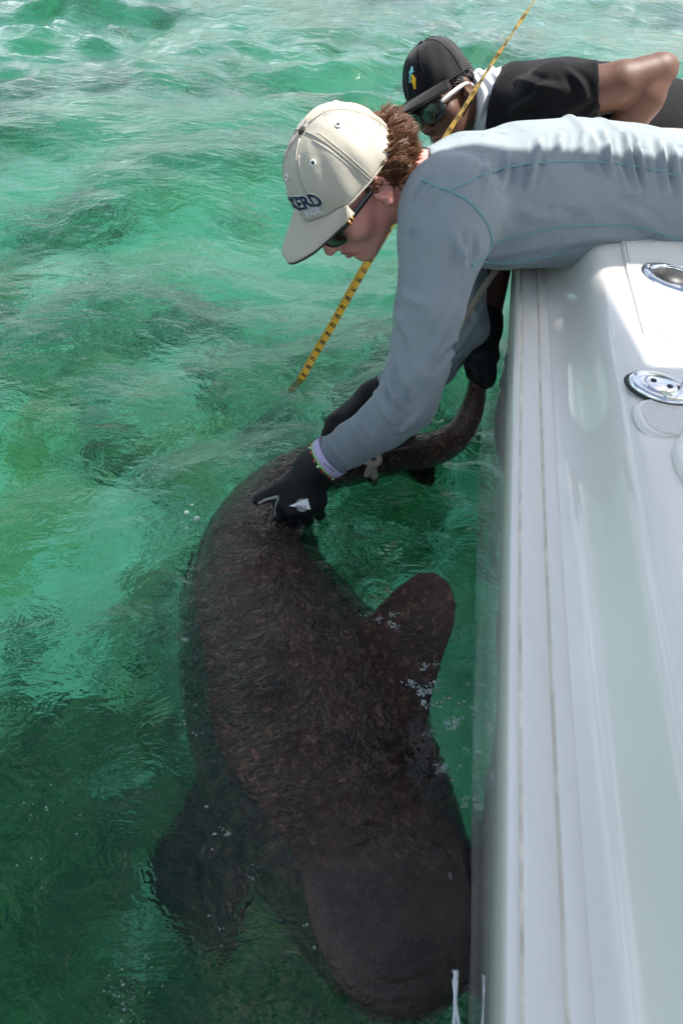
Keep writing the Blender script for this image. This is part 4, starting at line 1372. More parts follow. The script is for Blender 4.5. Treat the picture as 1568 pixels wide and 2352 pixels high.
# emblem: triangle with the words, drawn flat and laid on the glove
def lay(name, data, mat, cx, cy, ux, uy, b, par, scale=1.0, lift=0.0006):
    """flat shape in picture units laid on a surface: local x axis -> (ux,uy)"""
    V_, F_ = data
    out = []
    l = math.hypot(ux, uy); ux, uy = ux / l, uy / l
    for x, y, z in V_:
        X = cx + scale * (x * ux + y * uy); Y = cy + scale * (x * uy - y * ux)
        h = cast(b, X, Y, lift)
        out.append(tuple(h[0]) if h else None)
    F_ = [f_ for f_ in F_ if all(out[i] is not None for i in f_)]
    out = [q if q is not None else (0, 0, 0) for q in out]
    return mesh_obj(name, out, F_, mat, par, smooth=False)
def poly_grid(pts, n=8):
    """triangle filled by a small grid so that it follows the surface"""
    a, b, c = [Vector((*p, 0)) for p in pts]
    V_, F_, id_ = [], [], {}
    for i in range(n + 1):
        for j in range(n + 1 - i):
            id_[i, j] = len(V_)
            V_.append(tuple(a + (b - a) * (i / n) + (c - a) * (j / n)))
    for i in range(n):
        for j in range(n - i):
            F_.append((id_[i, j], id_[i + 1, j], id_[i, j + 1]))
            if j < n - i - 1: F_.append((id_[i + 1, j], id_[i + 1, j + 1], id_[i, j + 1]))
    return V_, F_
M_print = simple_mat('white_print', (0.72, 0.73, 0.72), 0.6)
M_gprint = simple_mat('grey_print', (0.25, 0.27, 0.27), 0.6)
def disc(r, n=20, cx=0, cy=0):
    return [(cx, cy, 0)] + [(cx + r * math.cos(t), cy + r * math.sin(t), 0) for t in np.linspace(0, 2 * math.pi, n + 1)[:-1]], [(0, 1 + k, 1 + (k + 1) % n) for k in range(n)]
em = lay('emblem', disc(15), M_gprint, 694, 1160, 1, 0, GB1, glove1, lift=0.0008)
lay('emblem_triangle', poly_grid([(664, -1162), (706, -1144), (713, -1170)]), M_print, 0, 0, 1, 0, GB1, em, lift=0.0012)
lay('emblem_letters', text_data('DEEP', 11.0, 0.18), M_navy, 691, 1160.5, -1, -0.12, GB1, em, lift=0.0017)
lay('emblem_letters', text_data('SEE', 9.0, 0.18), M_print, 696, 1156, -1, 0.45, GB1, em, lift=0.0017)
# wrist bands
def ring_at(c, ax_, r, wid, thick, mat, nm, par, r2=None, n=48):
    ax_ = ax_.normalized(); t1 = ax_.orthogonal().normalized(); t2 = ax_.cross(t1)
    V_, F_ = [], []
    for k in range(n):
        a = 2 * math.pi * k / n
        d_ = t1 * math.cos(a) + t2 * math.sin(a)
        for rr, ww in ((r, -wid), (r + thick, -wid), (r + thick, wid), (r, wid)):
            V_.append(tuple(c + d_ * rr + ax_ * ww))
    for k in range(n):
        k2 = (k + 1) % n
        for q in range(4):
            F_.append((k * 4 + q, k * 4 + (q + 1) % 4, k2 * 4 + (q + 1) % 4, k2 * 4 + q))
    return mesh_obj(nm, V_, F_, mat, par)
wd = (A1b[-1] - A1b[-2]).normalized()
wd_t = (wd + (P(722, 1072, 1.30) - P(735, 1060, 1.30)).normalized() * 0.4).normalized()
bc_ = WR - wd * 0.040
M_lil = simple_mat('lilac_silicone', (0.42, 0.36, 0.56), 0.5)
M_grn = simple_mat('lime_silicone', (0.25, 0.62, 0.13), 0.5)
bnd = ring_at(bc_, wd_t, 0.0395, 0.0085, 0.0018, M_lil, 'wristband', person1)
bnd['label'] = 'lilac silicone wristband with white lettering'
ring_at(bc_ + wd * 0.0085, wd_t, 0.0388, 0.0038, 0.0016, M_grn, 'wristband', person1)['label'] = 'lime green silicone wristband'
BB = bvh_of(bnd)
lay('band_letters', text_data('ghts Alone', 11.5, 0.10), M_print, 732, 1082, -0.72, -0.70, BB, bnd, lift=0.0005)
for k in range(7):
    a = k / 7 * 2 * math.pi
    dcs = disc(1.9, 8, 4.2 * math.cos(a), 4.2 * math.sin(a))
    lay('band_symbol', dcs, M_print, 706, 1056, 1, 0, BB, bnd, lift=0.0006)
M_bead = [simple_mat('bead_red', (0.45, 0.03, 0.025), 0.3), simple_mat('bead_white', (0.72, 0.66, 0.6), 0.3), simple_mat('bead_black', (0.01, 0.01, 0.01), 0.3)]
t1 = wd_t.orthogonal().normalized(); t2 = wd_t.cross(t1)
bead_c = bc_ + wd * 0.0155
bead_base = tube('bead_bracelet', [bead_c + t1 * math.cos(a) * 0.0385 + t2 * math.sin(a) * 0.0385 for a in np.linspace(0, 2 * math.pi, 41)], 0.0022, M_bead[2], person1, 6)
bm = bmesh.new(); bmesh.ops.create_uvsphere(bm, u_segments=8, v_segments=6, radius=0.0030)
bmes = []
for q in range(3):
    me_ = bpy.data.meshes.new('bead'); bm.to_mesh(me_); me_.materials.append(M_bead[q]); bmes.append(me_)
bm.free()
for k in range(40):
    a = 2 * math.pi * k / 40
    o_ = link(bpy.data.objects.new('bead', bmes[(0, 2, 1, 2, 0, 2, 2)[k % 7]]), bead_base)
    o_.location = bead_c + t1 * math.cos(a) * 0.0395 + t2 * math.sin(a) * 0.0395
# cap
cap1 = Cap(H1, tilt=0.000, zf=0.035, zb=0.000, top=0.131)
cap1.build(person1, M_tan, M_tan, M_tan_dark, M_tan_dark)
cap1.obj['label'] = 'stone twill baseball cap with navy and lilac lettering'
def letters(cp, body, size, mats, th0, arch, lift, spread=1.0):
    wds = text_data(body, size, 0)
    for (off, mt, lf) in mats:
        d_ = text_data(body, size, off)
        d_ = ([(x * spread, y, z) for x, y, z in d_[0]], d_[1])
        cp.wrap('lettering', d_, mt, 0.16, th0, 0.0, lf, arch)
letters(cap1, 'ECKERD', 0.036, [(0.0030, M_white, 0.0008), (0.0015, M_navy, 0.0018)], 0.36, 2.4, 0.001, 0.88)
letters(cap1, 'COLLEGE', 0.0185, [(0.0004, M_lav, 0.0010)], 0.175, 1.2, 0.001, 1.12)
sunglasses(H1, person1, M_frame, M_lens1, M_frame, bars=M_orange)
# lips
def lips(H, mat, par):
    ds = []
    for a, b, ra, rb in (((0.1028, -0.0690), (0.0915, -0.0738), 0.0056, 0.003), ((0.1012, -0.0822), (0.0915, -0.0772), 0.0064, 0.003)):
        pth = []
        for y in np.linspace(-0.021, 0.021, 15):
            t = abs(y) / 0.021
            pth.append((H.w((a[0] + (b[0] - a[0]) * t ** 1.6, y, a[1] + (b[1] - a[1]) * t ** 1.4)), (ra + (rb - ra) * t) * (1 - 0.5 * t ** 4)))
        ds.append(tube_data([p for p, r in pth], [r for p, r in pth], 8))
    v, f = merge(ds)
    return mesh_obj('lips', v, f, mat, par)
lips(H1, M_lip1, person1)
# hair
m = NM('auburn_hair'); oc = m.coord('Object')
c_ = m.mix(m.noise(oc, 90, 3, 0.6), (0.055, 0.022, 0.010), (0.22, 0.095, 0.040))
m.principled(c_, 0.42, None, Specular__IOR__Level=0.4)
M_hair1 = m.m
hr_ = random.Random(5)
roots = []
for k in range(640):                                   # curls: a few fine hairs follow each curl
    y_s = 1 if hr_.random() < 0.78 else -1
    az = math.radians(hr_.uniform(78, 184)) * y_s
    th = hr_.uniform(-0.85, -0.02)
    adeg = abs(math.degrees(az))
    if adeg < 96 and th < -0.22: continue
    r0 = Vector((-0.012 + 0.097 * math.cos(th) * math.cos(az), 0.076 * math.cos(th) * math.sin(az), 0.020 + 0.090 * math.sin(th)))
    nrm_ = Vector((math.cos(az) * 0.9, math.sin(az), 0.15 * math.sin(th))).normalized()
    ln = hr_.uniform(0.030, 0.050) if adeg > 100 else hr_.uniform(0.014, 0.026)
    d_ = (nrm_ * 0.42 + Vector((-0.55, 0, -0.45)) + Vector((hr_.gauss(0, .24), hr_.gauss(0, .24), hr_.gauss(0, .24)))).normalized()
    ph = hr_.uniform(0, 6.28); fr = hr_.uniform(130, 230); amp = hr_.uniform(0.0025, 0.006)
    t1_ = d_.orthogonal().normalized(); t2_ = d_.cross(t1_)
    for c_i in range(12):
        off = Vector((hr_.gauss(0, .0024), hr_.gauss(0, .0024), hr_.gauss(0, .0024)))
        lk = ln * hr_.uniform(0.95, 1.06)
        pts = []
        for j in range(8):
            s_ = j / 7 * lk
            gr = min(1, s_ / 0.012)
            q = r0 + off + d_ * s_ + Vector((-0.1, 0, -0.3)) * s_ * s_ * 8 + t1_ * (amp * gr * math.sin(fr * s_ + ph + c_i * .12)) + t2_ * (amp * gr * math.cos(fr * s_ + ph + c_i * .12))
            pts.append(H1.w(q))
        rr = hr_.uniform(0.00045, 0.0009)
        roots.append((pts, [rr] * 6 + [rr * 0.7, rr * 0.2]))
for k in range(14):                                    # loose fly-away hairs
    az = math.radians(hr_.uniform(90, 200)); th = hr_.uniform(-0.3, 0.3)
    r0 = Vector((-0.012 + 0.10 * math.cos(th) * math.cos(az), 0.08 * math.cos(th) * math.sin(az), 0.02 + 0.092 * math.sin(th)))
    d_ = Vector((-0.5 + hr_.gauss(0, .4), hr_.gauss(0.3, .5), hr_.gauss(0.1, .5))).normalized()
    roots.append(([H1.w(r0 + d_ * (0.05 * j / 5) + Vector((0, 0, -0.012)) * (j / 5) ** 2 + Vector((0, 0.006, 0)) * math.sin(j)) for j in range(6)], [0.0003] * 5 + [0.0001]))
strands('hair', roots, M_hair1, person1, 3)
# ---------------------------------------------------------------- person in the black cap and black T-shirt
H2o = P(1016, 222, 1.76)
F_, L_, U_ = head_frame(H2o, (-0.50, -0.42, 0.76), (-0.50, 0.85, 0.12))
H2 = Head(H2o, F_, L_, U_, 0.90)
D_ = [P(1190, 250, 1.76), P(1290, 255, 1.78), P(1400, 268, 1.80), P(1520, 290, 1.82), P(1660, 330, 1.84)]
u_ax = (D_[3] - D_[0]).normalized()
m_ax = Vector((0, 0, 1)); m_ax = (m_ax - u_ax * m_ax.dot(u_ax)).normalized()
m_ax = Quaternion(u_ax, math.radians(8)) @ m_ax
v_ax = m_ax.cross(u_ax).normalized()
Dl = [((c - D_[0]).dot(u_ax), (c - D_[0]).dot(v_ax) * 0.66, (c - D_[0]).dot(m_ax)) for c in D_]
DR = [0.098, 0.112, 0.110, 0.106, 0.112]
B1 = [P(1262, 228, 1.62), P(1330, 215, 1.60), P(1420, 196, 1.58), P(1505, 168, 1.58)]
B1r = [0.066, 0.060, 0.050, 0.040]
B1f = [P(1505, 168, 1.58), P(1478, 225, 1.60), P(1432, 295, 1.63), P(1400, 350, 1.66), P(1380, 400, 1.68)]
B1fr = [0.040, 0.045, 0.040, 0.032, 0.026]
SF2 = P(1245, 250, 1.93)
B2 = [SF2, P(1190, 380, 1.78), P(1150, 490, 1.62)]
B2r = [0.066, 0.056, 0.047]
B2f = [P(1150, 490, 1.62), P(1132, 600, 1.50), P(1118, 700, 1.44), P(1114, 745, 1.42)]
B2fr = [0.047, 0.042, 0.034, 0.030]
NK2 = [H2.w((-0.03, 0, -0.05)), P(1128, 240, 1.80), P(1190, 248, 1.82)]
W3 = P(1114, 748, 1.418)
MC3 = [P(1090, 812, 1.385), P(1100, 818, 1.375), P(1112, 820, 1.38), P(1124, 818, 1.39)]
FG3 = [[P(1082, 840, 1.375), P(1083, 858, 1.385), P(1090, 866, 1.40)], [P(1094, 850, 1.362), P(1094, 866, 1.37), P(1098, 872, 1.39)],
       [P(1114, 852, 1.365), P(1116, 872, 1.375), P(1114, 884, 1.39)], [P(1126, 848, 1.38), P(1126, 868, 1.385), P(1122, 880, 1.40)]]
TH3 = [P(1100, 775, 1.40), P(1086, 800, 1.395), P(1078, 822, 1.39), P(1078, 842, 1.395)]
W4 = P(1375, 408, 1.69)
MC4 = [P(1350, 450, 1.69), P(1358, 455, 1.71), P(1366, 460, 1.73), P(1376, 464, 1.75)]
FG4 = [[q + Vector((-0.02, 0, -0.03)), q + Vector((-0.025, 0, -0.055)), q + Vector((-0.02, 0, -0.075))] for q in MC4]
TH4 = [P(1370, 430, 1.69), P(1352, 440, 1.67), P(1342, 455, 1.67), P(1336, 468, 1.67)]
def trunk2(f, off):
    g = f.local(D_[0], [tuple(u_ax), tuple(v_ax), tuple(m_ax)])
    g = Field(g.x, g.y * 0.66, g.z)
    d = g.chain(Dl, [r - off for r in DR])
    d = smin(d, f.cone(B1[0], SF2, 0.074 - off, 0.072 - off), 0.05)
    d = smin(d, f.chain(NK2[1:], [0.055 - off, 0.085 - off]), 0.03)
    return d, g
HIP2 = D_[-1]
def body2(f):
    d, _ = trunk2(f, 0.012)
    arm = smin(f.chain(B1, [B1r[0] - .008, B1r[1] - .008, B1r[2] - .002, B1r[3]], 0.01), f.chain(B1f, B1fr, 0.01), 0.003)
    arm = smin(arm, f.sph(P(1528, 158, 1.585), 0.026), 0.025)
    d = smin(d, arm, 0.015)
    d = smin(d, smin(f.chain(B2, [r - 0.006 for r in B2r]), f.chain(B2f, B2fr), 0.015), 0.02)
    for s in (-0.09, 0.09):
        h = HIP2 + v_ax * s
        d = smin(d, f.chain([h, h + Vector((0.10, 0, -0.25)), h + Vector((0.06, 0, -0.50)), h + Vector((0.32, 0, -0.54))], [0.088, 0.075, 0.055, 0.045]), 0.03)
    d = smin(d, hand_sdf(f, W3, MC3, FG3, TH3, grow=-0.0028), 0.01)
    d = smin(d, hand_sdf(f, W4, MC4, FG4, TH4), 0.01)
    d = smin(d, f.chain(NK2, [0.054, 0.06, 0.062]), 0.03)
    return smin(d, head_sdf(H2.local(f)), 0.018)
person2 = sdf_obj('person', body2, (0.0, 1.05, -0.06), (1.75, 2.35, 1.05), 0.0042, M_skin2, None, relax=1)
tag(person2, 'person in black cap and black T-shirt leaning over the side holding the tail', 'person')
def tee(f):
    d, g = trunk2(f, 0.0)
    ph = g.x * 60 + 2.0 * np.sin(g.y * 20) + g.z * 25
    d = d - 0.005 * vnoise(g.x * 22, g.y * 18, g.z * 40, 6)
    for A, R_ in ((B1, B1r), (B2, B2r)):
        sl = f.chain(A[:2] + [A[1] + (A[2] - A[1]) * 0.55], [R_[0], R_[1] + 0.004, R_[1] - 0.001])
        sl = sl - 0.003 * vnoise(f.x * 40, f.y * 40, f.z * 40, 9)
        e_ = A[1] + (A[2] - A[1]) * 0.42
        dr = (A[2] - A[1]).normalized()
        cut = (f.x - e_.x) * dr.x + (f.y - e_.y) * dr.y + (f.z - e_.z) * dr.z
        d = smin(d, np.maximum(sl, cut), 0.03)
        nearb = f.sph(e_, 0.085)
        d = np.where((nearb < 0), np.maximum(d, np.where(f.chain(A, R_) < 0.02, cut, -1)), d)
    hem = (f.x - HIP2.x) * u_ax.x + (f.y - HIP2.y) * u_ax.y + (f.z - HIP2.z) * u_ax.z + 0.12
    d = np.maximum(d, hem)
    nd = (NK2[0] - NK2[1]).normalized()
    o = P(1140, 242, 1.80)
    cn = (f.x - o.x) * nd.x + (f.y - o.y) * nd.y + (f.z - o.z) * nd.z
    return np.where(f.cone(NK2[0], NK2[1], 0.09, 0.09) < 0, np.maximum(d, cn), d)
tshirt = sdf_obj('t_shirt', tee, (0.15, 1.2, 0.2), (1.75, 2.35, 1.05), 0.0046, M_tee, person2, relax=1)
crease(tshirt, [([(1190, 180), (1240, 200), (1290, 205)], 0.006, 0.010), ([(1170, 260), (1220, 230), (1260, 190)], 0.006, 0.010), ([(1250, 300), (1290, 260), (1340, 235)], 0.007, 0.010), ([(1300, 160), (1330, 190), (1350, 230)], 0.005, 0.008), ([(1330, 290), (1350, 260), (1375, 245)], 0.006, 0.008), ([(1200, 290), (1230, 270), (1270, 262)], 0.005, 0.009)])
def shorts_f(f):
    d, g = trunk2(f, -0.004)
    hem = (f.x - HIP2.x) * u_ax.x + (f.y - HIP2.y) * u_ax.y + (f.z - HIP2.z) * u_ax.z + 0.125
    d = smax(d, -hem, 0.002)
    for s in (-0.09, 0.09):
        h = HIP2 + v_ax * s
        d = smin(d, f.chain([h, h + Vector((0.10, 0, -0.25))], [0.098, 0.092]), 0.03)
    return d
sdf_obj('shorts', shorts_f, (0.5, 1.2, 0.1), (1.75, 2.4, 1.05), 0.007, M_shorts, person2)
lo_, hi_ = box_of([W3] + MC3 + [q for g_ in FG3 for q in g_] + TH3, 0.055)
glove3 = sdf_obj('glove', cuffed(lambda f: hand_sdf(f, W3, MC3, FG3, TH3), W3, B2f[-2], 0.036), lo_, hi_, 0.0028, M_glove, person2)
# neck gaiter
M_gaiter = cloth_mat('white_gaiter', (0.62, 0.63, 0.66), (0.50, 0.51, 0.55), 60)
nd2 = (NK2[0] - NK2[1]).normalized()
gc = P(1114, 242, 1.79)
def gait(f):
    d = f.cone(NK2[0] - nd2 * 0.01, NK2[1] - nd2 * 0.02, 0.077, 0.084)
    cn = (f.x - gc.x) * nd2.x + (f.y - gc.y) * nd2.y + (f.z - gc.z) * nd2.z
    d = d - 0.004 * np.sin(cn * 210 + 2.5 * np.sin(f.z * 40 + f.y * 25)) 
    d = smax(d, abs(cn) - 0.040, 0.006)
    return d
lo_, hi_ = box_of([gc], 0.13)
sdf_obj('neck_gaiter', gait, lo_, hi_, 0.003, M_gaiter, person2)
cap2 = Cap(H2, a=0.106, b=0.086, top=0.144, zf=0.044, zb=0.020, tilt=-0.002)
cap2.build(person2, M_bcap, M_bcap, M_bcap, M_bcap, back_mat=M_mesh)
cap2.obj['label'] = 'black trucker cap with an aqua and a yellow shark emblem'
# two little shark silhouettes
SHK = [(0, 1.0), (0.14, 0.92), (0.20, 0.75), (0.24, 0.55), (0.50, 0.30), (0.46, 0.22), (0.22, 0.30), (0.16, -0.10), (0.06, -0.55), (0.16, -0.85), (0.02, -0.74), (-0.16, -0.95), (-0.06, -0.55), (-0.14, -0.05), (-0.20, 0.28), (-0.48, 0.22), (-0.46, 0.32), (-0.22, 0.52), (-0.16, 0.80)]
def fill(poly, s, dx, dy, rot, flip=1):
    c_, s_ = math.cos(rot), math.sin(rot)
    pts = [(flip * x * s, y * s) for x, y in poly]
    pts = [(dx + x * c_ - y * s_ + 0.18 * s * math.sin(y / s * 2.2), dy + x * s_ + y * c_) for x, y in pts]
    bm = bmesh.new()
    vs_ = [bm.verts.new((x, y, 0)) for x, y in pts]
    f_ = bm.faces.new(vs_)
    bmesh.ops.triangulate(bm, faces=[f_])
    bmesh.ops.subdivide_edges(bm, edges=bm.edges, cuts=1)
    bm.verts.index_update()
    out = [tuple(v.co) for v in bm.verts], [tuple(v.index for v in q.verts) for q in bm.faces]
    bm.free()
    return out
cap2.wrap('emblem', fill(SHK, 0.0215, -0.004, 0.011, -0.25), M_aqua, 0.10, 0.52, 0.0, 0.0016)
cap2.wrap('emblem', fill(SHK, 0.0205, 0.003, -0.011, 0.10, -1), M_gold, 0.10, 0.52, 0.0, 0.0022)
sg2 = sunglasses(H2, person2, M_frame, M_lens2, M_silver, lens_w=0.031, lens_h=0.022)
tube('strap_cord', [H2.w(q) for q in [tuple(r) for r in spline([(0.09, -0.066, 0.0), (0.10, -0.075, -0.04), (0.10, -0.06, -0.075), (0.085, -0.045, -0.09), (0.05, -0.06, -0.08)], 24)]], 0.0012, M_frame, sg2, 6)
lips(H2, M_lip2, person2)
m = NM('dark_grey_hair'); oc = m.coord('Object')
m.principled(m.mix(m.ramp(m.noise(oc, 150, 3, 0.6), [(0.45, (0, 0, 0)), (0.7, (1, 1, 1))]), (0.010, 0.009, 0.009), (0.10, 0.095, 0.09)), 0.45)
M_hair2 = m.m
roots = []
for k in range(900):
    y_s = 1 if hr_.random() < 0.8 else -1
    az = math.radians(hr_.uniform(62, 182)) * y_s
    th = hr_.uniform(-0.75, 0.25)
    if abs(math.degrees(az)) < 118 and th < -0.12: continue
    r0 = Vector((-0.012 + 0.098 * math.cos(th) * math.cos(az), 0.076 * math.cos(th) * math.sin(az), 0.022 + 0.092 * math.sin(th)))
    nrm_ = Vector((math.cos(az) * 0.9, math.sin(az), 0.15 * math.sin(th))).normalized()
    ln = hr_.uniform(0.008, 0.018)
    d_ = (nrm_ * 0.6 + Vector((-0.3, 0, -0.4)) + Vector((hr_.gauss(0, .4), hr_.gauss(0, .4), hr_.gauss(0, .4)))).normalized()
    roots.append(([H2.w(r0 + d_ * (ln * j / 3) + nrm_ * 0.003 * math.sin(j * 1.4)) for j in range(4)], [0.0016, 0.0015, 0.0012, 0.0003]))
strands('hair', roots, M_hair2, person2, 4)
# stubble on jaw and lip
m = NM('stubble'); m.principled((0.03, 0.02, 0.016), 0.8)
# ---------------------------------------------------------------- measuring tape
TP = [(1232, -8, 1.30), (1180, 70, 1.325), (1120, 160, 1.36), (1060, 255, 1.395), (1002, 345, 1.43), (925, 470, 1.49), (850, 592, 1.555), (800, 680, 1.61), (755, 760, 1.665), (722, 815, 1.705), (694, 866, 1.742), (676, 900, 1.775), (668, 925, 1.80)]
tp_c = [P(*q) for q in TP]
tw = [1.25, 1.2, 1.12, 1.05, 0.95, 0.2, 0.05, 0.0, 0.0, 0.05, 0.1, 0.15, 0.2]      # twist
NT = 150
tc = [Vector(q) for q in spline(tp_c, NT)]
tws = np.interp(np.linspace(0, len(tw) - 1, NT), range(len(tw)), tw)
HALF = 0.0095
Vt, Ft, TN, TB = [], [], [], []
for i, p in enumerate(tc):
    t = (tc[min(i + 1, NT - 1)] - tc[max(i - 1, 0)]).normalized()
    v = (CAM_LOC - p).normalized()
    n = (v - t * v.dot(t)).normalized()
    s_ = i / NT
    a = tws[i] + 0.16 * math.sin(i * 0.55) * max(0, 1 - s_ * 2.3) + 0.12
    b = t.cross(n)
    n2 = n * math.cos(a) + b * math.sin(a); b2 = t.cross(n2)
    TN.append(n2); TB.append(b2)
    for sx, sn in ((-1, -1), (1, -1), (1, 1), (-1, 1)):
        Vt.append(tuple(p + b2 * HALF * sx + n2 * 0.0004 * sn))
for i in range(NT - 1):
    for q in range(4):
        Ft.append((i * 4 + q, i * 4 + (q + 1) % 4, (i + 1) * 4 + (q + 1) % 4, (i + 1) * 4 + q))
M_tape = simple_mat('yellow_tape', (0.78, 0.42, 0.012), 0.4, var=0.12)
M_ink = simple_mat('tape_ink', (0.02, 0.018, 0.012), 0.6)
tape = mesh_obj('measuring_tape', Vt, Ft, M_tape, smooth=False)
tag(tape, 'yellow measuring tape hanging past the two people into the water', 'measuring tape')
L_ = [0.0]
for i in range(1, NT): L_.append(L_[-1] + (tc[i] - tc[i - 1]).length)
def tape_at(s, x, lift=0.0009):
    i = int(np.searchsorted(L_, s)) if s < L_[-1] else NT - 1
    i = max(1, min(NT - 1, i))
    f = (s - L_[i - 1]) / (L_[i] - L_[i - 1])
    p = tc[i - 1].lerp(tc[i], f)
    return p + TB[i] * x + TN[i] * lift
# ticks and numbers, counting up towards the water
tick_V, tick_F = [], []
S_END = L_[int(NT * 10.0 / 12)]
STEP = 0.0254
flipx = 1.0
def quad(pts):
    o = len(tick_V); tick_V.extend(tuple(p) for p in pts); tick_F.append(tuple(range(o, o + 4)))
for k in range(0, 60):
    s0 = S_END - k * STEP
    if s0 < 0.02: break
    for j in range(8):
        s1 = s0 - j * STEP / 8
        if s1 < 0.01: break
        ln = 0.0075 if j == 0 else (0.0045 if j == 4 else 0.003)
        quad([tape_at(s1, HALF * 0.97), tape_at(s1 + 0.0007, HALF * 0.97), tape_at(s1 + 0.0007, HALF * 0.97 - ln), tape_at(s1, HALF * 0.97 - ln)])
mesh_obj('tick_marks', tick_V, tick_F, M_ink, tape, smooth=False)
nv_, nf_ = [], []
for k in range(0, 58):
    num = 89 - k
    s0 = S_END - k * STEP - STEP * 0.45
    if s0 < 0.03: break
    V_, F_ = text_data(str(num), 0.0135, 0.0004)
    o = len(nv_)
    for x, y, z in V_:
        nv_.append(tuple(tape_at(s0 + (y - 0.005), -0.002 - (x) * 1.0, 0.0010)))
    nf_.extend(tuple(i + o for i in f) for f in F_)
mesh_obj('numbers', nv_, nf_, M_ink, tape, smooth=False)

# ---------------------------------------------------------------- tail rope
m = NM('braided_rope')
oc = m.coord('Object')
w1 = m.n('TexWave', Scale=110.0); w1.wave_type = 'BANDS'; w1.bands_direction = 'DIAGONAL'; m.ln(oc, w1.inputs['Vector'])
m.principled(m.mix(w1.outputs['Fac'], (0.20, 0.17, 0.13), (0.46, 0.41, 0.33)), 0.85, m.bump(w1.outputs['Fac'], 0.6, 0.002))
M_rope = m.m
def twisted(name, pts, r, mat, par=None, n=120, pitch=0.02, strands_=3):
    c = [Vector(q) for q in spline(pts, n)]
    ds = []
    s_acc = [0.0]
    for i in range(1, n): s_acc.append(s_acc[-1] + (c[i] - c[i - 1]).length)
    for k in range(strands_):
        path = []
        for i in range(n):
            t = (c[min(i + 1, n - 1)] - c[max(i - 1, 0)]).normalized()
            a1 = t.cross(Vector((0.3, 0.2, 0.93))).normalized(); a2 = t.cross(a1)
            ph = 2 * math.pi * (s_acc[i] / pitch + k / strands_)
            path.append(c[i] + (a1 * math.cos(ph) + a2 * math.sin(ph)) * r * 0.5)
        ds.append(tube_data(path, r * 0.62, 6))
    v, f = merge(ds)
    return mesh_obj(name, v, f, mat, par)
rope = twisted('tail_rope', [P(1175, 560, 1.36), P(1150, 602, 1.335), P(1124, 640, 1.318), P(1102, 674, 1.31), P(1050, 760, 1.30), P(980, 870, 1.32), P(915, 968, 1.37), P(885, 1018, 1.395), P(868, 1044, 1.405), P(850, 1072, 1.415), P(842, 1092, 1.44)], 0.0062, M_rope)
tag(rope, 'thin beige braided rope running from the boat and knotted round the tail stalk', 'rope')
# the turns round the stalk and the knot
kc = spts[int(57 * 12.55 / 19)]
kc = PZ(850, 1066, 0.004)
tdir = (PZ(900, 1055, 0.012) - PZ(800, 1075, 0.0)).normalized()
k1 = Vector((0, 0, 1)); k1 = (k1 - tdir * k1.dot(tdir)).normalized(); k2 = tdir.cross(k1)
def turn(off, tilt, r=0.047):
    return [kc + tdir * (off + tilt * math.cos(a)) + k1 * math.sin(a) * r * 1.32 + k2 * math.cos(a) * r for a in np.linspace(0, 2 * math.pi, 25)]
twisted('rope_turn', turn(-0.010, 0.012), 0.0048, M_rope, rope, 90)
twisted('rope_turn', turn(0.006, -0.010, 0.049), 0.0048, M_rope, rope, 90)
q0 = P(862, 1052, 1.335)
twisted('rope_knot', [P(824, 1040, 1.415), P(834, 1056, 1.40), P(855, 1066, 1.39), P(869, 1062, 1.39), P(869, 1048, 1.395), P(856, 1042, 1.40), P(847, 1054, 1.39), P(852, 1074, 1.395)], 0.0060, M_rope, rope, 70)

# ---------------------------------------------------------------- white leader at the mouth
M_line = simple_mat('white_leader', (0.62, 0.64, 0.66), 0.35)
la = PZ(1043, 2238, 0.02)
leader = tube('leader_line', [PZ(1038, 2228, 0.0), PZ(1046, 2236, 0.03), PZ(1042, 2256, 0.035), PZ(1046, 2300, 0.03), PZ(1040, 2370, 0.02)], 0.0022, M_line, None, 8)
tag(leader, 'white doubled leader line at the corner of the shark mouth', 'line')
tube('leader_strand', [PZ(1050, 2228, 0.0), PZ(1046, 2238, 0.032), PZ(1048, 2258, 0.036), PZ(1044, 2300, 0.033), PZ(1056, 2370, 0.02)], 0.0022, M_line, leader, 8)
tube('leader_crimp', [PZ(1041, 2238, 0.035), PZ(1051, 2238, 0.035)], 0.0045, M_line, leader, 10)

# ---------------------------------------------------------------- foam, bubbles and glint specks
M_bub = NM('foam_glint')
lw = M_bub.n('LayerWeight', Blend=0.35)
tr_ = M_bub.n('BsdfTransparent', Color=(0.95, 1, 0.98, 1)); gl_ = M_bub.n('BsdfGlossy', Roughness=0.03)
df_ = M_bub.n('BsdfDiffuse', Color=(0.75, 0.82, 0.80, 1))
mx1 = M_bub.n('MixShader', Fac=0.5); M_bub.ln(gl_.outputs[0], mx1.inputs[1]); M_bub.ln(df_.outputs[0], mx1.inputs[2])
mx2 = M_bub.n('MixShader', Fac=M_bub.math('ADD', M_bub.math('MULTIPLY', lw.outputs['Facing'], 0.7), 0.12)); M_bub.ln(tr_.outputs[0], mx2.inputs[1]); M_bub.ln(mx1.outputs[0], mx2.inputs[2])
M_bub.ln(mx2.outputs[0], M_bub.out.inputs['Surface'])
bm = bmesh.new(); bmesh.ops.create_icosphere(bm, subdivisions=2, radius=1.0)
bV = np.array([tuple(v.co) for v in bm.verts]); bF = np.array([[v.index for v in f.verts] for f in bm.faces]); bm.free()
brn = random.Random(11)
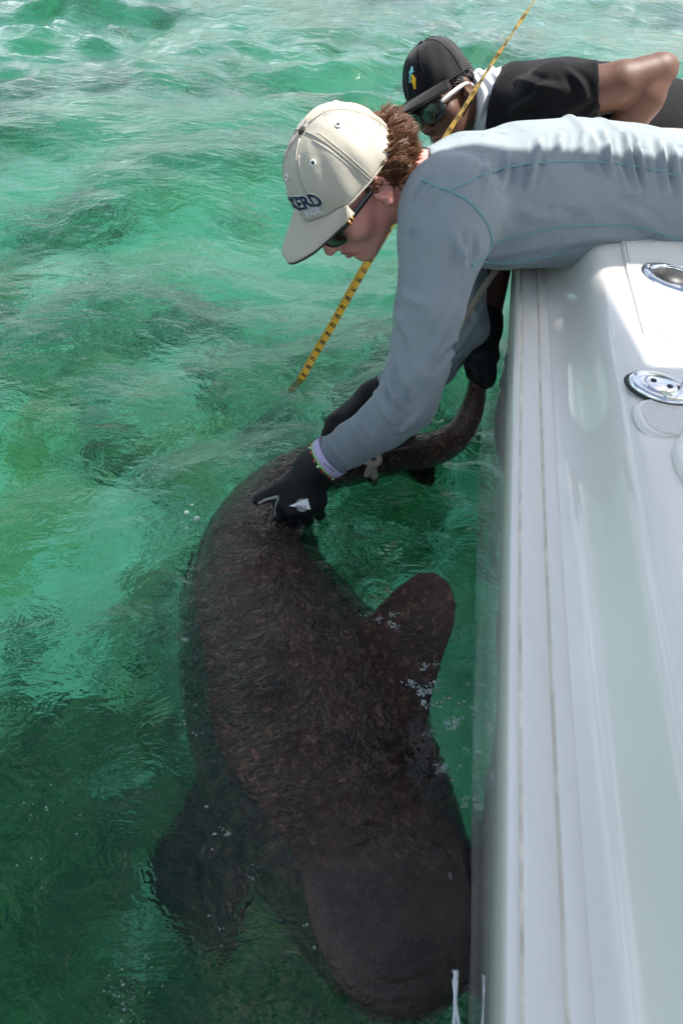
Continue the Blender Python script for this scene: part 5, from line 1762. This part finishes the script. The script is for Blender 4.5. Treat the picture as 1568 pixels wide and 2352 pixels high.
def bubbles(name, spots, label):
    Vb, Fb = [], []
    for x, y, r, z in spots:
        p = PZ(x, y, 0)
        h = float(sea_height(np.array([p.x]), np.array([p.y]))[0]) + z
        hit = SH_B.ray_cast(Vector((p.x, p.y, 0.5)), Vector((0, 0, -1)))
        if hit[0] is not None: h = max(h, hit[0].z)
        p = PZ(x, y, h)
        s_ = np.array([r, r, r * 0.75])
        Fb.append(bF + len(Vb) * len(bV)); Vb.append(bV * s_ + np.array(p))
    return tag(mesh_obj(name, np.vstack(Vb), np.vstack(Fb), M_bub.m), label, kind='stuff')
spots = []
for pth, n, sp_, rmax in (([(1000, 1560), (1030, 1620), (1050, 1660), (1075, 1690)], 150, 16, 0.0034), ([(940, 1560), (985, 1600), (1005, 1650)], 130, 16, 0.003),
                    ([(1010, 1640), (1040, 1720), (1065, 1790), (1080, 1850)], 110, 20, 0.003), ([(1084, 1560), (1086, 1700), (1086, 1850), (1088, 2010)], 130, 5, 0.0022),
                    ([(800, 1440), (830, 1420), (862, 1410)], 90, 9, 0.0024), ([(715, 1330), (760, 1390), (800, 1440)], 50, 8, 0.002),
                    ([(640, 1195), (690, 1215), (745, 1220)], 110, 16, 0.0022), ([(455, 1290), (425, 1400), (425, 1560), (450, 1700)], 90, 9, 0.0016), ([(450, 1770), (470, 1860), (560, 1980), (650, 2080), (740, 2210)], 90, 12, 0.0016), ([(880, 1420), (960, 1500), (1000, 1600)], 120, 14, 0.002), ([(200, 1380), (300, 1500), (420, 1640)], 60, 30, 0.0014), ([(60, 1560), (160, 1640), (260, 1600)], 70, 40, 0.0014)):
    q = spline(pth, 60)
    for c_k in range(max(4, n // 12)):                     # clumps of bubbles along the path
        x, y = q[brn.randrange(60)]
        x += brn.gauss(0, sp_); y += brn.gauss(0, sp_)
        cs = sp_ * brn.uniform(0.15, 0.55)
        for k in range(brn.randrange(10, 38)):
            spots.append((x + brn.gauss(0, cs), y + brn.gauss(0, cs * 0.7), 0.0004 + rmax * 0.7 * brn.random() ** 4, 0.0))
for cx, cy, n, s_ in ((680, 1890, 0, 0), (455, 1690, 14, 8), (425, 1660, 10, 6), (590, 2000, 8, 12), (270, 2260, 26, 22), (300, 2300, 30, 30), (60, 1860, 20, 45), (110, 1930, 16, 50), (470, 1950, 8, 10), (330, 2240, 16, 22), (560, 2090, 10, 16), (640, 2130, 8, 14), (500, 2120, 10, 22)):  # scattered bubbles added as white glint specks on water and wet skin
    for k in range(n):
        spots.append((cx + brn.gauss(0, s_), cy + brn.gauss(0, s_), 0.0005 + 0.0013 * brn.random() ** 3, 0.0))
spots += [(428, 1178, 0.0055, 0), (452, 1192, 0.0070, 0), (430, 1214, 0.0045, 0), (441, 1160, 0.003, 0), (418, 1200, 0.002, 0), (465, 1215, 0.0025, 0)]
foam = bubbles('foam', [s for s in spots if s[2] > 0], 'clusters of clear foam bubbles and white glint specks on the water around the shark')
